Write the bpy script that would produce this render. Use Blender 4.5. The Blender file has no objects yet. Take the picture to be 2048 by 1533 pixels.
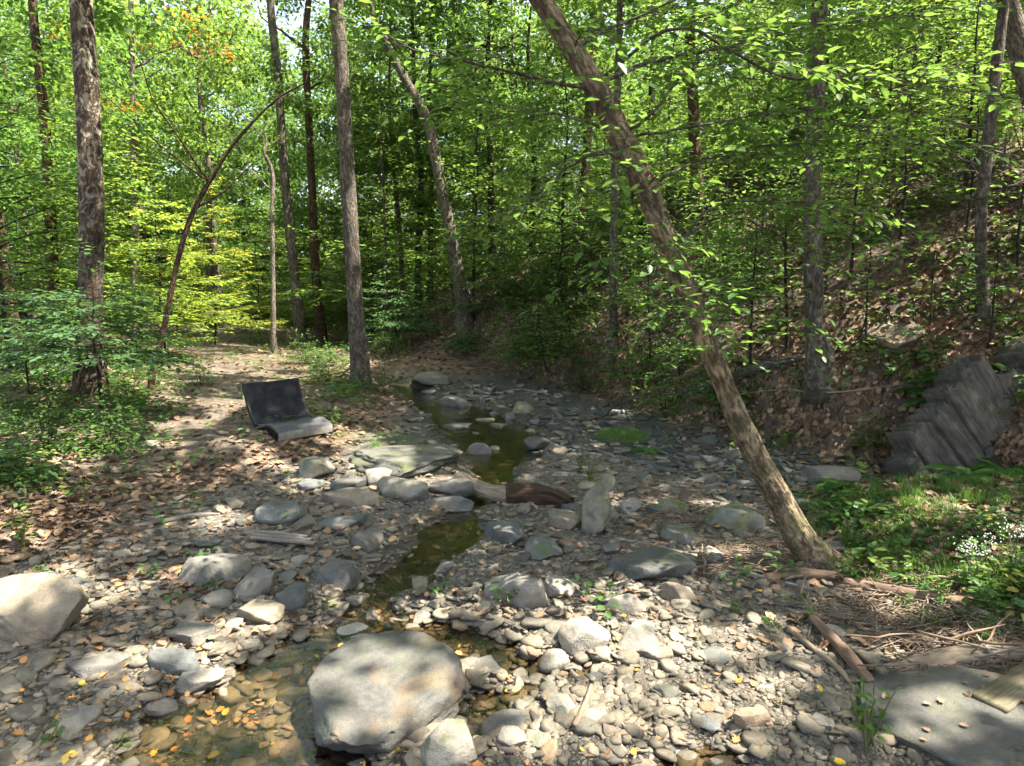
import bpy, math, random
import numpy as np
from mathutils import Vector, Matrix

# ------------------------------------------------------------------ camera, sky, sun, exposure
R = math.radians
scene = bpy.context.scene
C = scene.collection
F = 1334.0                       # focal length in photograph pixels (2048 wide)
PITCH = R(7.1)
CAM = np.array([0.0, 0.0, 2.0])
cam_d = bpy.data.cameras.new('camera')
cam = bpy.data.objects.new('camera', cam_d)
C.objects.link(cam)
cam.location = CAM
cam.rotation_euler = (R(90) - PITCH, 0, 0)
cam_d.sensor_width = 36.0
cam_d.lens = F / 2048 * 36.0
cam_d.clip_end = 2000
scene.camera = cam

SUN = np.array([0.45, -0.10, 0.885]); SUN /= np.linalg.norm(SUN)     # towards the sun
world = bpy.data.worlds.new('World')
scene.world = world
world.use_nodes = True
wn = world.node_tree.nodes
sky = wn.new('ShaderNodeTexSky')
sky.sky_type = 'NISHITA'
sky.sun_disc = False
sky.sun_elevation = math.asin(SUN[2])
sky.sun_rotation = math.atan2(SUN[0], SUN[1])
sky.air_density = 1.0
sky.dust_density = 3.0
sky.ozone_density = 0.6
hsv = wn.new('ShaderNodeHueSaturation'); hsv.inputs['Saturation'].default_value = 0.76     # hazy late-summer sky
world.node_tree.links.new(sky.outputs[0], hsv.inputs['Color'])
world.node_tree.links.new(hsv.outputs[0], wn['Background'].inputs[0])
wn['Background'].inputs[1].default_value = 0.11
sun_d = bpy.data.lights.new('sun', 'SUN')
sun_d.energy = 5.0
sun_d.angle = R(0.55)
sun_d.color = (1.0, 0.94, 0.84)
sun = bpy.data.objects.new('sun', sun_d)
C.objects.link(sun)
sun.rotation_euler = Vector(SUN).to_track_quat('Z', 'Y').to_euler()
vs = scene.view_settings
vs.view_transform = 'Standard'
vs.look = 'None'
vs.exposure = 2.5
vs.gamma = 1.0
cy = scene.cycles
cy.max_bounces = 7
cy.diffuse_bounces = 3
cy.use_adaptive_sampling = True
cy.adaptive_threshold = 0.035
cy.adaptive_min_samples = 16
cy.glossy_bounces = 2
cy.transmission_bounces = 4
cy.transparent_max_bounces = 6
cy.sample_clamp_indirect = 6
cy.use_denoising = True
cy.caustics_reflective = False
cy.caustics_refractive = False

rng = np.random.default_rng(7)

# ------------------------------------------------------------------ noise and small maths
def _hash(ix, iy, iz, seed):
    h = (ix.astype(np.int64) * 374761393 + iy.astype(np.int64) * 668265263 + iz.astype(np.int64) * 2147483647 + seed * 1274126177) & 0xffffffff
    h = ((h ^ (h >> 13)) * 1274126177) & 0xffffffff
    h = (h ^ (h >> 16)) & 0xffffff
    return h / float(0xffffff)

def vnoise(p, seed=0):
    p = np.asarray(p, float)
    i = np.floor(p).astype(np.int64)
    f = p - i
    f = f * f * (3 - 2 * f)
    r = 0
    for dx in (0, 1):
        wx = f[..., 0] if dx else 1 - f[..., 0]
        for dy in (0, 1):
            wy = f[..., 1] if dy else 1 - f[..., 1]
            for dz in (0, 1):
                wz = f[..., 2] if dz else 1 - f[..., 2]
                r = r + wx * wy * wz * _hash(i[..., 0] + dx, i[..., 1] + dy, i[..., 2] + dz, seed)
    return r * 2 - 1

def fbm(p, octaves=4, seed=0):
    p = np.asarray(p, float)
    a, r = 0.5, 0
    for k in range(octaves):
        r = r + a * vnoise(p * 2 ** k + 17.3 * k, seed + k)
        a *= 0.5
    return r

def f2(x, y, sc, octaves=3, seed=0):
    x = np.asarray(x, float); y = np.asarray(y, float)
    return fbm(np.stack([x * sc, y * sc, np.zeros_like(x) + 0.37], -1), octaves, seed)

def sm(a, b, x):
    t = np.clip((x - a) / (b - a), 0, 1)
    return t * t * (3 - 2 * t)

def ray(px, py):
    u = (px - 1024) / F
    v = (766.5 - py) / F
    return np.array([u, math.cos(PITCH) + v * math.sin(PITCH), -math.sin(PITCH) + v * math.cos(PITCH)])

def flat(px, py, z=0.0):
    d = ray(px, py)
    return CAM + d * ((z - CAM[2]) / d[2])

def at(px, py, Y):
    d = ray(px, py)
    return CAM + d * (Y / d[1])

# ------------------------------------------------------------------ terrain
def _chan(rows):
    return np.array([[*flat(a, b, 0.05 if b < 950 else 0)[:2], w] for a, b, w in rows])
CHANNELS = [
    _chan([(430, 1700, .56), (470, 1540, .54), (490, 1420, .46), (610, 1300, .27), (700, 1240, .22), (770, 1175, .20), (840, 1120, .21),
           (905, 1065, .30), (945, 1010, .16), (985, 950, .30), (990, 905, .60), (975, 860, .72), (930, 832, .62), (870, 808, .5), (820, 785, .35), (740, 770, .25)]),
    _chan([(760, 1240, .30), (880, 1265, .24), (1010, 1300, .18), (1130, 1330, .16), (1180, 1320, .12)]),
    _chan([(950, 1440, .12), (1000, 1385, .14), (1080, 1345, .10)]),
    _chan([(1180, 1600, .25), (1280, 1530, .18), (1420, 1500, .12)]),
]

def chan_dist(x, y):
    x = np.asarray(x, float); y = np.asarray(y, float)
    best = np.full(x.shape, 1e3)
    for ch in CHANNELS:
        for a, b in zip(ch[:-1], ch[1:]):
            ab = b[:2] - a[:2]
            t = np.clip(((x - a[0]) * ab[0] + (y - a[1]) * ab[1]) / (ab @ ab), 0, 1)
            d = np.hypot(x - a[0] - ab[0] * t, y - a[1] - ab[1] * t) - (a[2] + (b[2] - a[2]) * t)
            best = np.minimum(best, d)
    return best

def bedlevel(y):
    return 0.014 * np.clip(y - 3, 0, 40)

TOE = np.array([4.7, 7.3]); TD = np.array([-0.47, 0.883])

def hill_s(x, y):
    return (x - TOE[0]) * 0.883 + (y - TOE[1]) * 0.47 + 0.85 * np.exp(-((np.asarray(y) - 9.4) / 1.9) ** 2)

def left_edge(y):
    return np.interp(y, [0, 4.0, 5, 6.6, 8.2, 9.5, 12, 16, 24, 60], [-4.6, -4.0, -3.7, -3.2, -1.9, -1.6, -1.9, -2.8, -6, -22])

def H(x, y):
    x = np.asarray(x, float); y = np.asarray(y, float)
    z = bedlevel(y)
    d = chan_dist(x, y) + 0.25 * f2(x, y, 2.8, 3, 5)
    z = z - 0.13 * sm(0.16, -0.24, d)
    e = left_edge(y) - x
    z = z + 0.26 * sm(-0.2, 1.3, e) + 0.22 * sm(1.0, 7.0, e) + 0.015 * np.clip(e - 6, 0, 30)
    z = z + 0.30 * sm(2.35, 3.5, x - 0.10 * (y - 5)) * sm(6.9, 6.0, y) * sm(3.0, 4.3, y)
    z = z + 0.75 * sm(15.6, 19.5, y + .25 * x) * sm(4, 0, np.abs(x + 1.5) - 1)
    # smooth mossy bedrock hump on the near side of the pool
    z = z + 0.17 * np.exp(-((x + 1.35) / 0.75) ** 2 - ((y - 8.3) / 0.85) ** 2)
    s = hill_s(x, y) + 0.35 * f2(x, y, 0.35, 2, 9)
    t = (x - TOE[0]) * TD[0] + (y - TOE[1]) * TD[1]
    sp = np.where(s > 0, s, 0)
    hh = 9.2 * (1 - np.exp(-(sp * 0.86) / 9.2)) * np.where(t > 11, np.exp(-((t - 11) / 9.5) ** 2), 1) 
    hh = hh * sm(0, 0.9, sp) ** 0.5
    z = z + hh + .45 * sm(0, .8, sp) * sm(6.4, 8.0, y)
    near = np.exp(-np.hypot(x, y - 5) / 14)
    z = z + 0.035 * f2(x, y, 1.3, 3, 1) + 0.020 * f2(x, y, 6.0, 2, 2) * (0.3 + near) + 0.13 * f2(x, y, 0.5, 3, 3) * sm(0.4, 2.5, sp)
    z = z + 0.25 * f2(x, y, 0.09, 2, 4) * sm(16, 40, y)
    return z

def axis(lo, a, b, hi, fine, coarse_n, far):
    mid = np.arange(a, b, fine)
    g = np.geomspace(1, 1 + (a - lo), coarse_n) - 1
    left = a - g[1:][::-1]
    g = np.geomspace(1, 1 + (hi - b), coarse_n) - 1
    right = b + g
    return np.concatenate([[-far], left, mid, right, [far]])
XS = axis(-45, -5.5, 7.0, 50, 0.05, 70, 700)
YS = axis(-30, 2.0, 12.5, 80, 0.05, 80, 700)
gx, gy = np.meshgrid(XS, YS)
gz = H(gx, gy)

def H(x, y):
    """the height of the ground mesh itself"""
    x = np.asarray(x, float); y = np.asarray(y, float)
    i = np.clip(np.searchsorted(XS, x, side='right') - 1, 0, len(XS) - 2)
    j = np.clip(np.searchsorted(YS, y, side='right') - 1, 0, len(YS) - 2)
    u = np.clip((x - XS[i]) / (XS[i + 1] - XS[i]), 0, 1); v = np.clip((y - YS[j]) / (YS[j + 1] - YS[j]), 0, 1)
    return (gz[j, i] * (1 - u) + gz[j, i + 1] * u) * (1 - v) + (gz[j + 1, i] * (1 - u) + gz[j + 1, i + 1] * u) * v

def h1(x, y):
    return float(H(np.array([x]), np.array([y]))[0])

_T = np.concatenate([np.arange(1.5, 14, 0.02), np.arange(14, 80, 0.08)])

def G(px, py):
    """the point of the ground seen at a pixel of the photograph"""
    d = ray(px, py)
    P = CAM[None] + d[None] * _T[:, None]
    k = np.nonzero(P[:, 2] < H(P[:, 0], P[:, 1]))[0]
    p = P[k[0]] if len(k) else P[-1]
    return np.array([p[0], p[1], h1(p[0], p[1])])

# ------------------------------------------------------------------ objects
def tag(o, label=None, cat=None, group=None, kind=None):
    if label: o['label'] = label
    if cat: o['category'] = cat
    if group: o['group'] = group
    if kind: o['kind'] = kind
    return o

def empty(name, loc):
    o = bpy.data.objects.new(name, None)
    o.empty_display_size = 0.1
    C.objects.link(o)
    o.location = loc
    return o

def mesh_from(name, V, faces, mats=(), attrs=None, smooth=True):
    """V (n,3); faces: array (m,k) or list of arrays/tuples"""
    me = bpy.data.meshes.new(name)
    V = np.asarray(V, np.float32)
    if isinstance(faces, np.ndarray):
        m, k = faces.shape
        loops = faces.astype(np.int32).ravel()
        starts = np.arange(0, m * k, k, dtype=np.int32)
        totals = np.full(m, k, np.int32)
    else:
        totals = np.array([len(f) for f in faces], np.int32)
        loops = np.array([i for f in faces for i in f], np.int32)
        starts = np.concatenate([[0], np.cumsum(totals)[:-1]]).astype(np.int32)
    me.vertices.add(len(V)); me.vertices.foreach_set('co', V.ravel())
    me.loops.add(len(loops)); me.loops.foreach_set('vertex_index', loops)
    me.polygons.add(len(totals)); me.polygons.foreach_set('loop_start', starts); me.polygons.foreach_set('loop_total', totals)
    if smooth:
        me.polygons.foreach_set('use_smooth', np.ones(len(totals), bool))
    for nm, arr in (attrs or {}).items():
        arr = np.asarray(arr, np.float32)
        if arr.ndim == 1:
            at_ = me.attributes.new(nm, 'FLOAT', 'POINT'); at_.data.foreach_set('value', arr)
        else:
            at_ = me.attributes.new(nm, 'FLOAT_VECTOR', 'POINT'); at_.data.foreach_set('vector', arr.ravel())
    for m_ in mats: me.materials.append(m_)
    me.update(calc_edges=True)
    me.validate()
    return me

def put(name, me, parent=None, loc=(0, 0, 0), rot=None, scale=None, color=None):
    o = bpy.data.objects.new(name, me)
    C.objects.link(o)
    o.location = loc
    if rot is not None: o.rotation_euler = rot
    if scale is not None: o.scale = scale
    if color is not None: o.color = color
    if parent is not None: o.parent = parent
    return o

class MB:
    """collects pieces of ONE surface"""
    def __init__(s): s.V = []; s.Fc = []; s.n = 0; s.tc = []
    def add(s, V, faces, tc=None):
        V = np.asarray(V, float)
        s.V.append(V)
        for f in faces: s.Fc.append([int(i) + s.n for i in f])
        s.tc.append(V if tc is None else tc)
        s.n += len(V)
        return s
    def mesh(s, name, mat, smooth=True):
        return mesh_from(name, np.concatenate(s.V), s.Fc, [mat], {'tc': np.concatenate(s.tc)}, smooth)

def resample(P, n):
    P = np.asarray(P, float)
    d = np.concatenate([[0], np.cumsum(np.linalg.norm(np.diff(P, axis=0), axis=1))])
    # Catmull-Rom through the points
    t = np.linspace(0, d[-1], n)
    out = np.zeros((n, P.shape[1]))
    for c in range(P.shape[1]):
        m = np.gradient(P[:, c], d) if len(P) > 2 else np.full(len(P), (P[-1, c] - P[0, c]) / max(d[-1], 1e-6))
        k = np.clip(np.searchsorted(d, t, side='right') - 1, 0, len(P) - 2)
        hk = d[k + 1] - d[k]; u = (t - d[k]) / np.maximum(hk, 1e-9)
        out[:, c] = ((2*u**3 - 3*u**2 + 1) * P[k, c] + (u**3 - 2*u**2 + u) * hk * m[k] + (-2*u**3 + 3*u**2) * P[k + 1, c] + (u**3 - u**2) * hk * m[k + 1])
    return out

def tube(P, Rr, sides=8, bump=0.0, bscale=6.0, seed=0, cap=True, ridges=0.0):
    """a tapered limb along points P with radii Rr; returns verts, faces, straightened coords"""
    P = np.asarray(P, float); Rr = np.asarray(Rr, float)
    n = len(P)
    T = np.gradient(P, axis=0); T /= np.linalg.norm(T, axis=1)[:, None] + 1e-9
    up = np.array([0.0, 1.0, 0.12]) if abs(T[0][1]) < 0.8 else np.array([1.0, 0, 0])
    U = np.cross(T, up); U /= np.linalg.norm(U, axis=1)[:, None] + 1e-9
    W = np.cross(T, U)
    a = np.linspace(0, 2 * math.pi, sides, endpoint=False)
    ca, sa = np.cos(a), np.sin(a)
    ln = np.concatenate([[0], np.cumsum(np.linalg.norm(np.diff(P, axis=0), axis=1))])
    tc = np.stack([np.broadcast_to(ca[None], (n, sides)) * Rr.mean(), np.broadcast_to(sa[None], (n, sides)) * Rr.mean(), np.broadcast_to(ln[:, None], (n, sides))], -1)
    rr = np.broadcast_to(Rr[:, None], (n, sides)).copy()
    if bump:
        rr *= 1 + bump * fbm(tc * bscale / max(Rr.mean() * 8, .05) * np.array([1, 1, .35]), 3, seed)
    if ridges:
        q = np.stack([ca[None] * 3.2 + 0 * ln[:, None], sa[None] * 3.2 + 0 * ln[:, None], ln[:, None] * 3.0 + 0 * ca[None]], -1)
        rr *= 1 + ridges * (1 - 2.2 * np.abs(fbm(q * 1.6, 3, seed + 3)))
    V = P[:, None] + (U[:, None] * ca[None, :, None] + W[:, None] * sa[None, :, None]) * rr[..., None]
    V = V.reshape(-1, 3)
    fc = []
    for i in range(n - 1):
        for j in range(sides):
            k = (j + 1) % sides
            fc.append((i * sides + j, i * sides + k, (i + 1) * sides + k, (i + 1) * sides + j))
    if cap:
        fc.append(tuple(range(sides))[::-1])
        fc.append(tuple((n - 1) * sides + j for j in range(sides)))
    return V, fc, tc.reshape(-1, 3)

# ------------------------------------------------------------------ materials
def mat(name):
    m = bpy.data.materials.new(name)
    m.use_nodes = True
    nt = m.node_tree
    b = nt.nodes['Principled BSDF']
    return m, nt, b

class NT:
    def __init__(s, nt): s.nt = nt
    def n(s, t, **kw):
        nd = s.nt.nodes.new(t)
        for k, v in kw.items(): setattr(nd, k, v)
        return nd
    def l(s, a, b): s.nt.links.new(a, b)
    def noise(s, vec, scale, detail=4, rough=.55, dist=0):
        nd = s.n('ShaderNodeTexNoise'); nd.inputs['Scale'].default_value = scale; nd.inputs['Detail'].default_value = detail
        nd.inputs['Roughness'].default_value = rough; nd.inputs['Distortion'].default_value = dist
        if vec is not None: s.l(vec, nd.inputs['Vector'])
        return nd.outputs['Fac']
    def voro(s, vec, scale, out='Distance', feature='F1'):
        nd = s.n('ShaderNodeTexVoronoi', feature=feature); nd.inputs['Scale'].default_value = scale
        if vec is not None: s.l(vec, nd.inputs['Vector'])
        return nd.outputs[out]
    def ramp(s, fac, stops):
        nd = s.n('ShaderNodeValToRGB')
        el = nd.color_ramp.elements
        while len(el) < len(stops): el.new(0.5)
        for e, (p, c) in zip(el, stops): e.position = p; e.color = (*c, 1) if len(c) == 3 else c
        s.l(fac, nd.inputs['Fac'])
        return nd.outputs['Color']
    def mix(s, fac, a, b, blend='MIX'):
        nd = s.n('ShaderNodeMix', data_type='RGBA', blend_type=blend)
        for v, i in ((fac, 0), (a, 6), (b, 7)):
            if isinstance(v, (int, float)): nd.inputs[i].default_value = v
            elif isinstance(v, tuple): nd.inputs[i].default_value = (*v, 1)
            else: s.l(v, nd.inputs[i])
        return nd.outputs[2]
    def math(s, op, a, b=None, clamp=False):
        nd = s.n('ShaderNodeMath', operation=op, use_clamp=clamp)
        for v, i in ((a, 0), (b, 1)):
            if v is None: continue
            if isinstance(v, (int, float)): nd.inputs[i].default_value = v
            else: s.l(v, nd.inputs[i])
        return nd.outputs[0]
    def bump(s, height, strength=.4, dist=.01, normal=None):
        nd = s.n('ShaderNodeBump'); nd.inputs['Strength'].default_value = strength; nd.inputs['Distance'].default_value = dist
        s.l(height, nd.inputs['Height'])
        if normal is not None: s.l(normal, nd.inputs['Normal'])
        return nd.outputs[0]
    def attr(s, name, out='Fac'):
        nd = s.n('ShaderNodeAttribute', attribute_name=name)
        return nd.outputs[out]
    def scaled(s, vec, sc):
        nd = s.n('ShaderNodeMapping'); nd.inputs['Scale'].default_value = sc; s.l(vec, nd.inputs['Vector']); return nd.outputs[0]

def geo_pos(N): return N.n('ShaderNodeNewGeometry').outputs['Position']

def rock_material():
    m, nt, b = mat('stone'); N = NT(nt)
    pos = geo_pos(N)
    oi = N.n('ShaderNodeObjectInfo')
    n1 = N.noise(pos, 3.5, 5, .6); n2 = N.noise(pos, 26, 5, .65); n3 = N.noise(pos, 130, 2, .5)
    v = N.ramp(N.math('ADD', N.math('MULTIPLY', n1, .6), N.math('MULTIPLY', n2, .4)), [(.30, (.45, .45, .44)), (.5, (.95, .95, .93)), (.70, (1.35, 1.28, 1.14))])
    base = N.mix(1.0, oi.outputs['Color'], v, 'MULTIPLY')
    st0 = N.ramp(N.noise(N.scaled(pos, (1, 1, 1.8)), 1.6, 6, .7, 1.2), [(.38, (.62, .61, .60)), (.52, (1, 1, 1)), (.66, (1.18, 1.13, 1.03))])
    base = N.mix(1.0, base, st0, 'MULTIPLY')
    # thin bedding streaks
    st = N.noise(N.scaled(pos, (3, 3, 40)), 2.0, 3, .6)
    base = N.mix(N.ramp(st, [(.55, (0, 0, 0)), (.72, (.35, .35, .35))]), base, (.10, .10, .095))
    # rust stains
    ru = N.ramp(N.noise(pos, 2.2, 3, .6, .6), [(.60, (0, 0, 0)), (.74, (.55, .55, .55))])
    base = N.mix(ru, base, (.24, .15, .075))
    # lichen and moss on upward faces, amount in the object's alpha
    nz = N.n('ShaderNodeSeparateXYZ'); N.l(N.n('ShaderNodeNewGeometry').outputs['Normal'], nz.inputs[0])
    mo = N.math('MULTIPLY', N.ramp(N.noise(pos, 5.5, 5, .65), [(.46, (0, 0, 0)), (.60, (1, 1, 1))]), N.math('MULTIPLY', oi.outputs['Alpha'], N.math('ADD', nz.outputs[2], .35, True), True))
    base = N.mix(mo, base, (.075, .095, .018))
    N.l(base, b.inputs['Base Color'])
    b.inputs['Roughness'].default_value = .82
    b.inputs['Specular IOR Level'].default_value = .35
    hgt = N.math('ADD', N.math('MULTIPLY', n2, .7), N.math('MULTIPLY', n3, .3))
    wp = N.n('ShaderNodeVectorMath', operation='ADD'); nv = N.n('ShaderNodeTexNoise'); nv.inputs['Scale'].default_value = 4; N.l(pos, nv.inputs['Vector']); N.l(pos, wp.inputs[0]); N.l(nv.outputs['Color'], wp.inputs[1])
    cr = N.voro(N.scaled(wp.outputs[0], (1, 1, 2.2)), 2.2, 'Distance', 'DISTANCE_TO_EDGE')
    crk = N.ramp(cr, [(.0, (0, 0, 0)), (.022, (1, 1, 1))])
    hgt = N.math('ADD', hgt, N.math('MULTIPLY', N.math('MULTIPLY', crk, N.ramp(n1, [(.45, (0, 0, 0)), (.6, (1, 1, 1))])), .12))
    sp_ = N.ramp(N.noise(pos, 75, 3, .7), [(.60, (0, 0, 0)), (.68, (.28, .28, .28))])
    N.l(N.bump(hgt, .55, .03), b.inputs['Normal'])
    base2 = N.mix(sp_, base, (.07, .068, .06))
    N.l(base2, b.inputs['Base Color'])
    return m

def pebble_material(name='pebble_stone', mul=(1, 1, 1)):
    m, nt, b = mat(name); N = NT(nt)
    oi = N.n('ShaderNodeObjectInfo')
    pos = geo_pos(N)
    c = N.ramp(oi.outputs['Random'], [(0, (.072, .066, .057)), (.25, (.122, .110, .090)), (.5, (.16, .142, .116)), (.75, (.097, .094, .086)), (.92, (.24, .213, .172)), (1, (.165, .113, .073))])
    c = N.mix(1.0, c, mul, 'MULTIPLY')
    n = N.noise(pos, 45, 4, .6)
    c = N.mix(1.0, c, N.ramp(n, [(.3, (.7, .7, .7)), (.7, (1.2, 1.18, 1.12))]), 'MULTIPLY')
    N.l(c, b.inputs['Base Color']); b.inputs['Roughness'].default_value = .8; b.inputs['Specular IOR Level'].default_value = .35
    N.l(N.bump(n, .4, .008), b.inputs['Normal'])
    return m

def ground_material():
    m, nt, b = mat('forest_ground'); N = NT(nt)
    pos = geo_pos(N)
    za = N.n('ShaderNodeAttribute', attribute_name='zone'); sp = N.n('ShaderNodeSeparateXYZ'); N.l(za.outputs['Vector'], sp.inputs[0])
    nL = N.noise(pos, 1.7, 5, .6); nM = N.noise(pos, 14, 5, .65); nF = N.noise(pos, 70, 4, .6)
    # leaf litter: broken-up browns
    vc = N.voro(pos, 16, 'Color'); vcs = N.n('ShaderNodeSeparateColor'); N.l(vc, vcs.inputs[0])
    lit = N.ramp(N.math('ADD', N.math('MULTIPLY', vcs.outputs[0], .55), N.math('MULTIPLY', nM, .45)),
                 [(.15, (.030, .020, .013)), (.4, (.085, .055, .034)), (.6, (.15, .095, .055)), (.85, (.23, .15, .09))])
    # gravel: chips with dark joints
    e1 = N.voro(pos, 30, 'Distance', 'DISTANCE_TO_EDGE'); g1 = N.voro(pos, 30, 'Color')
    gs = N.n('ShaderNodeSeparateColor'); N.l(g1, gs.inputs[0])
    gr = N.ramp(gs.outputs[0], [(0, (.06, .052, .042)), (.4, (.105, .092, .074)), (.8, (.15, .132, .106)), (1, (.21, .185, .148))])
    gr = N.mix(N.ramp(e1, [(.0, (.75, .75, .75)), (.10, (0, 0, 0))]), gr, (.055, .047, .036))
    silt = N.ramp(nM, [(.3, (.075, .054, .034)), (.7, (.15, .108, .068))])
    gr = N.mix(N.ramp(N.math('ADD', N.math('MULTIPLY', nL, .6), N.math('MULTIPLY', nF, .3)), [(.42, (0, 0, 0)), (.56, (.75, .75, .75))]), gr, silt)
    slt = N.attr('slate')
    gr = N.mix(slt, gr, N.mix(1.0, gr, (.42, .47, .50), 'MULTIPLY'))
    c = N.mix(sp.outputs[0], lit, gr)
    soil = N.ramp(nF, [(.3, (.03, .022, .016)), (.7, (.075, .055, .04))])
    c = N.mix(N.math('MULTIPLY', N.ramp(nL, [(.45, (0, 0, 0)), (.62, (1, 1, 1))]), N.math('SUBTRACT', 1.0, sp.outputs[0])), c, soil)
    mossc = N.ramp(nF, [(.3, (.025, .04, .010)), (.7, (.075, .10, .025))])
    c = N.mix(sp.outputs[1], c, mossc)
    siltbed = N.ramp(nM, [(.3, (.070, .052, .032)), (.7, (.165, .122, .078))])
    c = N.mix(sp.outputs[2], c, siltbed)
    wet = N.attr('wet')
    c = N.mix(wet, c, N.mix(1.0, c, (.50, .48, .44), 'MULTIPLY'))
    N.l(N.math('SUBTRACT', .9, N.math('MULTIPLY', wet, .5)), b.inputs['Roughness'])
    N.l(c, b.inputs['Base Color'])
    hg = N.math('ADD', N.math('MULTIPLY', nM, .5), N.math('ADD', N.math('MULTIPLY', N.math('MINIMUM', e1, .15), 2.2), N.math('MULTIPLY', nF, .25)))
    N.l(N.bump(hg, .7, .03), b.inputs['Normal'])
    return m

def water_material():
    m, nt, b = mat('stream_water'); N = NT(nt)
    pos = geo_pos(N)
    hgt = N.math('ADD', N.noise(pos, 9, 3, .5), N.math('MULTIPLY', N.noise(N.scaled(pos, (1, .6, 1)), 34, 2, .5), .35))
    nrm = N.bump(hgt, .5, .02)
    fr = N.n('ShaderNodeFresnel'); fr.inputs['IOR'].default_value = 1.36; N.l(nrm, fr.inputs['Normal'])
    gl = N.n('ShaderNodeBsdfGlossy'); gl.inputs['Roughness'].default_value = .03; N.l(nrm, gl.inputs['Normal'])
    tr = N.n('ShaderNodeBsdfTransparent'); tr.inputs['Color'].default_value = (.76, .68, .55, 1)
    mx = N.n('ShaderNodeMixShader'); N.l(N.math('MULTIPLY', fr.outputs[0], 2.2, True), mx.inputs[0]); N.l(tr.outputs[0], mx.inputs[1]); N.l(gl.outputs[0], mx.inputs[2])
    nt.nodes.remove(b)
    N.l(mx.outputs[0], nt.nodes['Material Output'].inputs[0])
    return m

def bark_material(name, dark, light, patch=None, vscale=1.0, moss=0.0, ridge=1.0):
    m, nt, b = mat(name); N = NT(nt)
    tc = N.attr('tc', 'Vector')
    s1 = N.scaled(tc, (30 * vscale, 30 * vscale, 8.5 * vscale))
    rg = N.noise(s1, 1.0, 5, .6, .8)
    fine = N.noise(N.scaled(tc, (70, 70, 22)), 1.0, 4, .6)
    big = N.noise(N.scaled(tc, (5, 5, 1.6)), 1.0, 4, .55)
    c = N.ramp(N.math('ADD', N.math('MULTIPLY', rg, .65), N.math('MULTIPLY', fine, .35)), [(.36, tuple(.55 * q for q in dark)), (.47, dark), (.58, tuple((a + c_) / 2 for a, c_ in zip(dark, light))), (.70, light)])
    c = N.mix(1.0, c, N.ramp(big, [(.3, (.7, .7, .7)), (.7, (1.25, 1.22, 1.15))]), 'MULTIPLY')
    if patch:
        pk = N.ramp(N.noise(N.scaled(tc, (10, 10, 5.5)), 1.0, 6, .62, 1.1), [(.50, (0, 0, 0)), (.60, (.85, .85, .85))])
        hs = N.n('ShaderNodeSeparateXYZ'); N.l(tc, hs.inputs[0])
        up = N.math('MULTIPLY', N.ramp(N.math('MULTIPLY', hs.outputs[2], .1), [(.18, (0, 0, 0)), (.42, (1, 1, 1))]), 1.0)
        c = N.mix(N.math('MULTIPLY', pk, up), c, patch)
    if moss:
        hs = N.n('ShaderNodeSeparateXYZ'); N.l(tc, hs.inputs[0])
        low = N.ramp(N.math('MULTIPLY', hs.outputs[2], .1), [(.0, (1, 1, 1)), (.10, (.25, .25, .25)), (.3, (.08, .08, .08))])
        mo = N.math('MULTIPLY', N.math('MULTIPLY', N.ramp(N.noise(N.scaled(tc, (12, 12, 5)), 1.0, 4, .6), [(.45, (0, 0, 0)), (.6, (1, 1, 1))]), low), moss)
        c = N.mix(mo, c, (.06, .08, .016))
    N.l(c, b.inputs['Base Color']); b.inputs['Roughness'].default_value = .9; b.inputs['Specular IOR Level'].default_value = .2
    N.l(N.bump(N.math('ADD', rg, N.math('MULTIPLY', fine, .4)), .95 * ridge, .05), b.inputs['Normal'])
    return m

def leaf_material(name, dark, mid, lite, trans, tw=.42):
    m, nt, b = mat(name); N = NT(nt)
    tone = N.attr('tone'); oi = N.n('ShaderNodeObjectInfo')
    c = N.ramp(tone, [(0, dark), (.5, mid), (1, lite)])
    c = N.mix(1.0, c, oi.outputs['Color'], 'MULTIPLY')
    N.l(c, b.inputs['Base Color']); b.inputs['Roughness'].default_value = .48; b.inputs['Specular IOR Level'].default_value = .4
    t = N.n('ShaderNodeBsdfTranslucent')
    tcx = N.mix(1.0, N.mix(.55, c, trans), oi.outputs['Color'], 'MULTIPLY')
    N.l(tcx, t.inputs[0])
    mx = N.n('ShaderNodeMixShader'); mx.inputs[0].default_value = tw
    N.l(b.outputs[0], mx.inputs[1]); N.l(t.outputs[0], mx.inputs[2])
    N.l(mx.outputs[0], nt.nodes['Material Output'].inputs[0])
    return m

def plain(name, dark, light, scale=20, rough=.85, stretch=(1, 1, 1), use_tc=False, bump=.4):
    m, nt, b = mat(name); N = NT(nt)
    v = N.attr('tc', 'Vector') if use_tc else geo_pos(N)
    n = N.noise(N.scaled(v, stretch), scale, 5, .6)
    N.l(N.ramp(n, [(.3, dark), (.7, light)]), b.inputs['Base Color'])
    b.inputs['Roughness'].default_value = rough; b.inputs['Specular IOR Level'].default_value = .3
    if bump: N.l(N.bump(n, bump, .01), b.inputs['Normal'])
    return m

def litter_material(name, stops):
    m, nt, b = mat(name); N = NT(nt)
    oi = N.n('ShaderNodeObjectInfo')
    N.l(N.ramp(oi.outputs['Random'], stops), b.inputs['Base Color'])
    b.inputs['Roughness'].default_value = .75; b.inputs['Specular IOR Level'].default_value = .25
    return m

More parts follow.
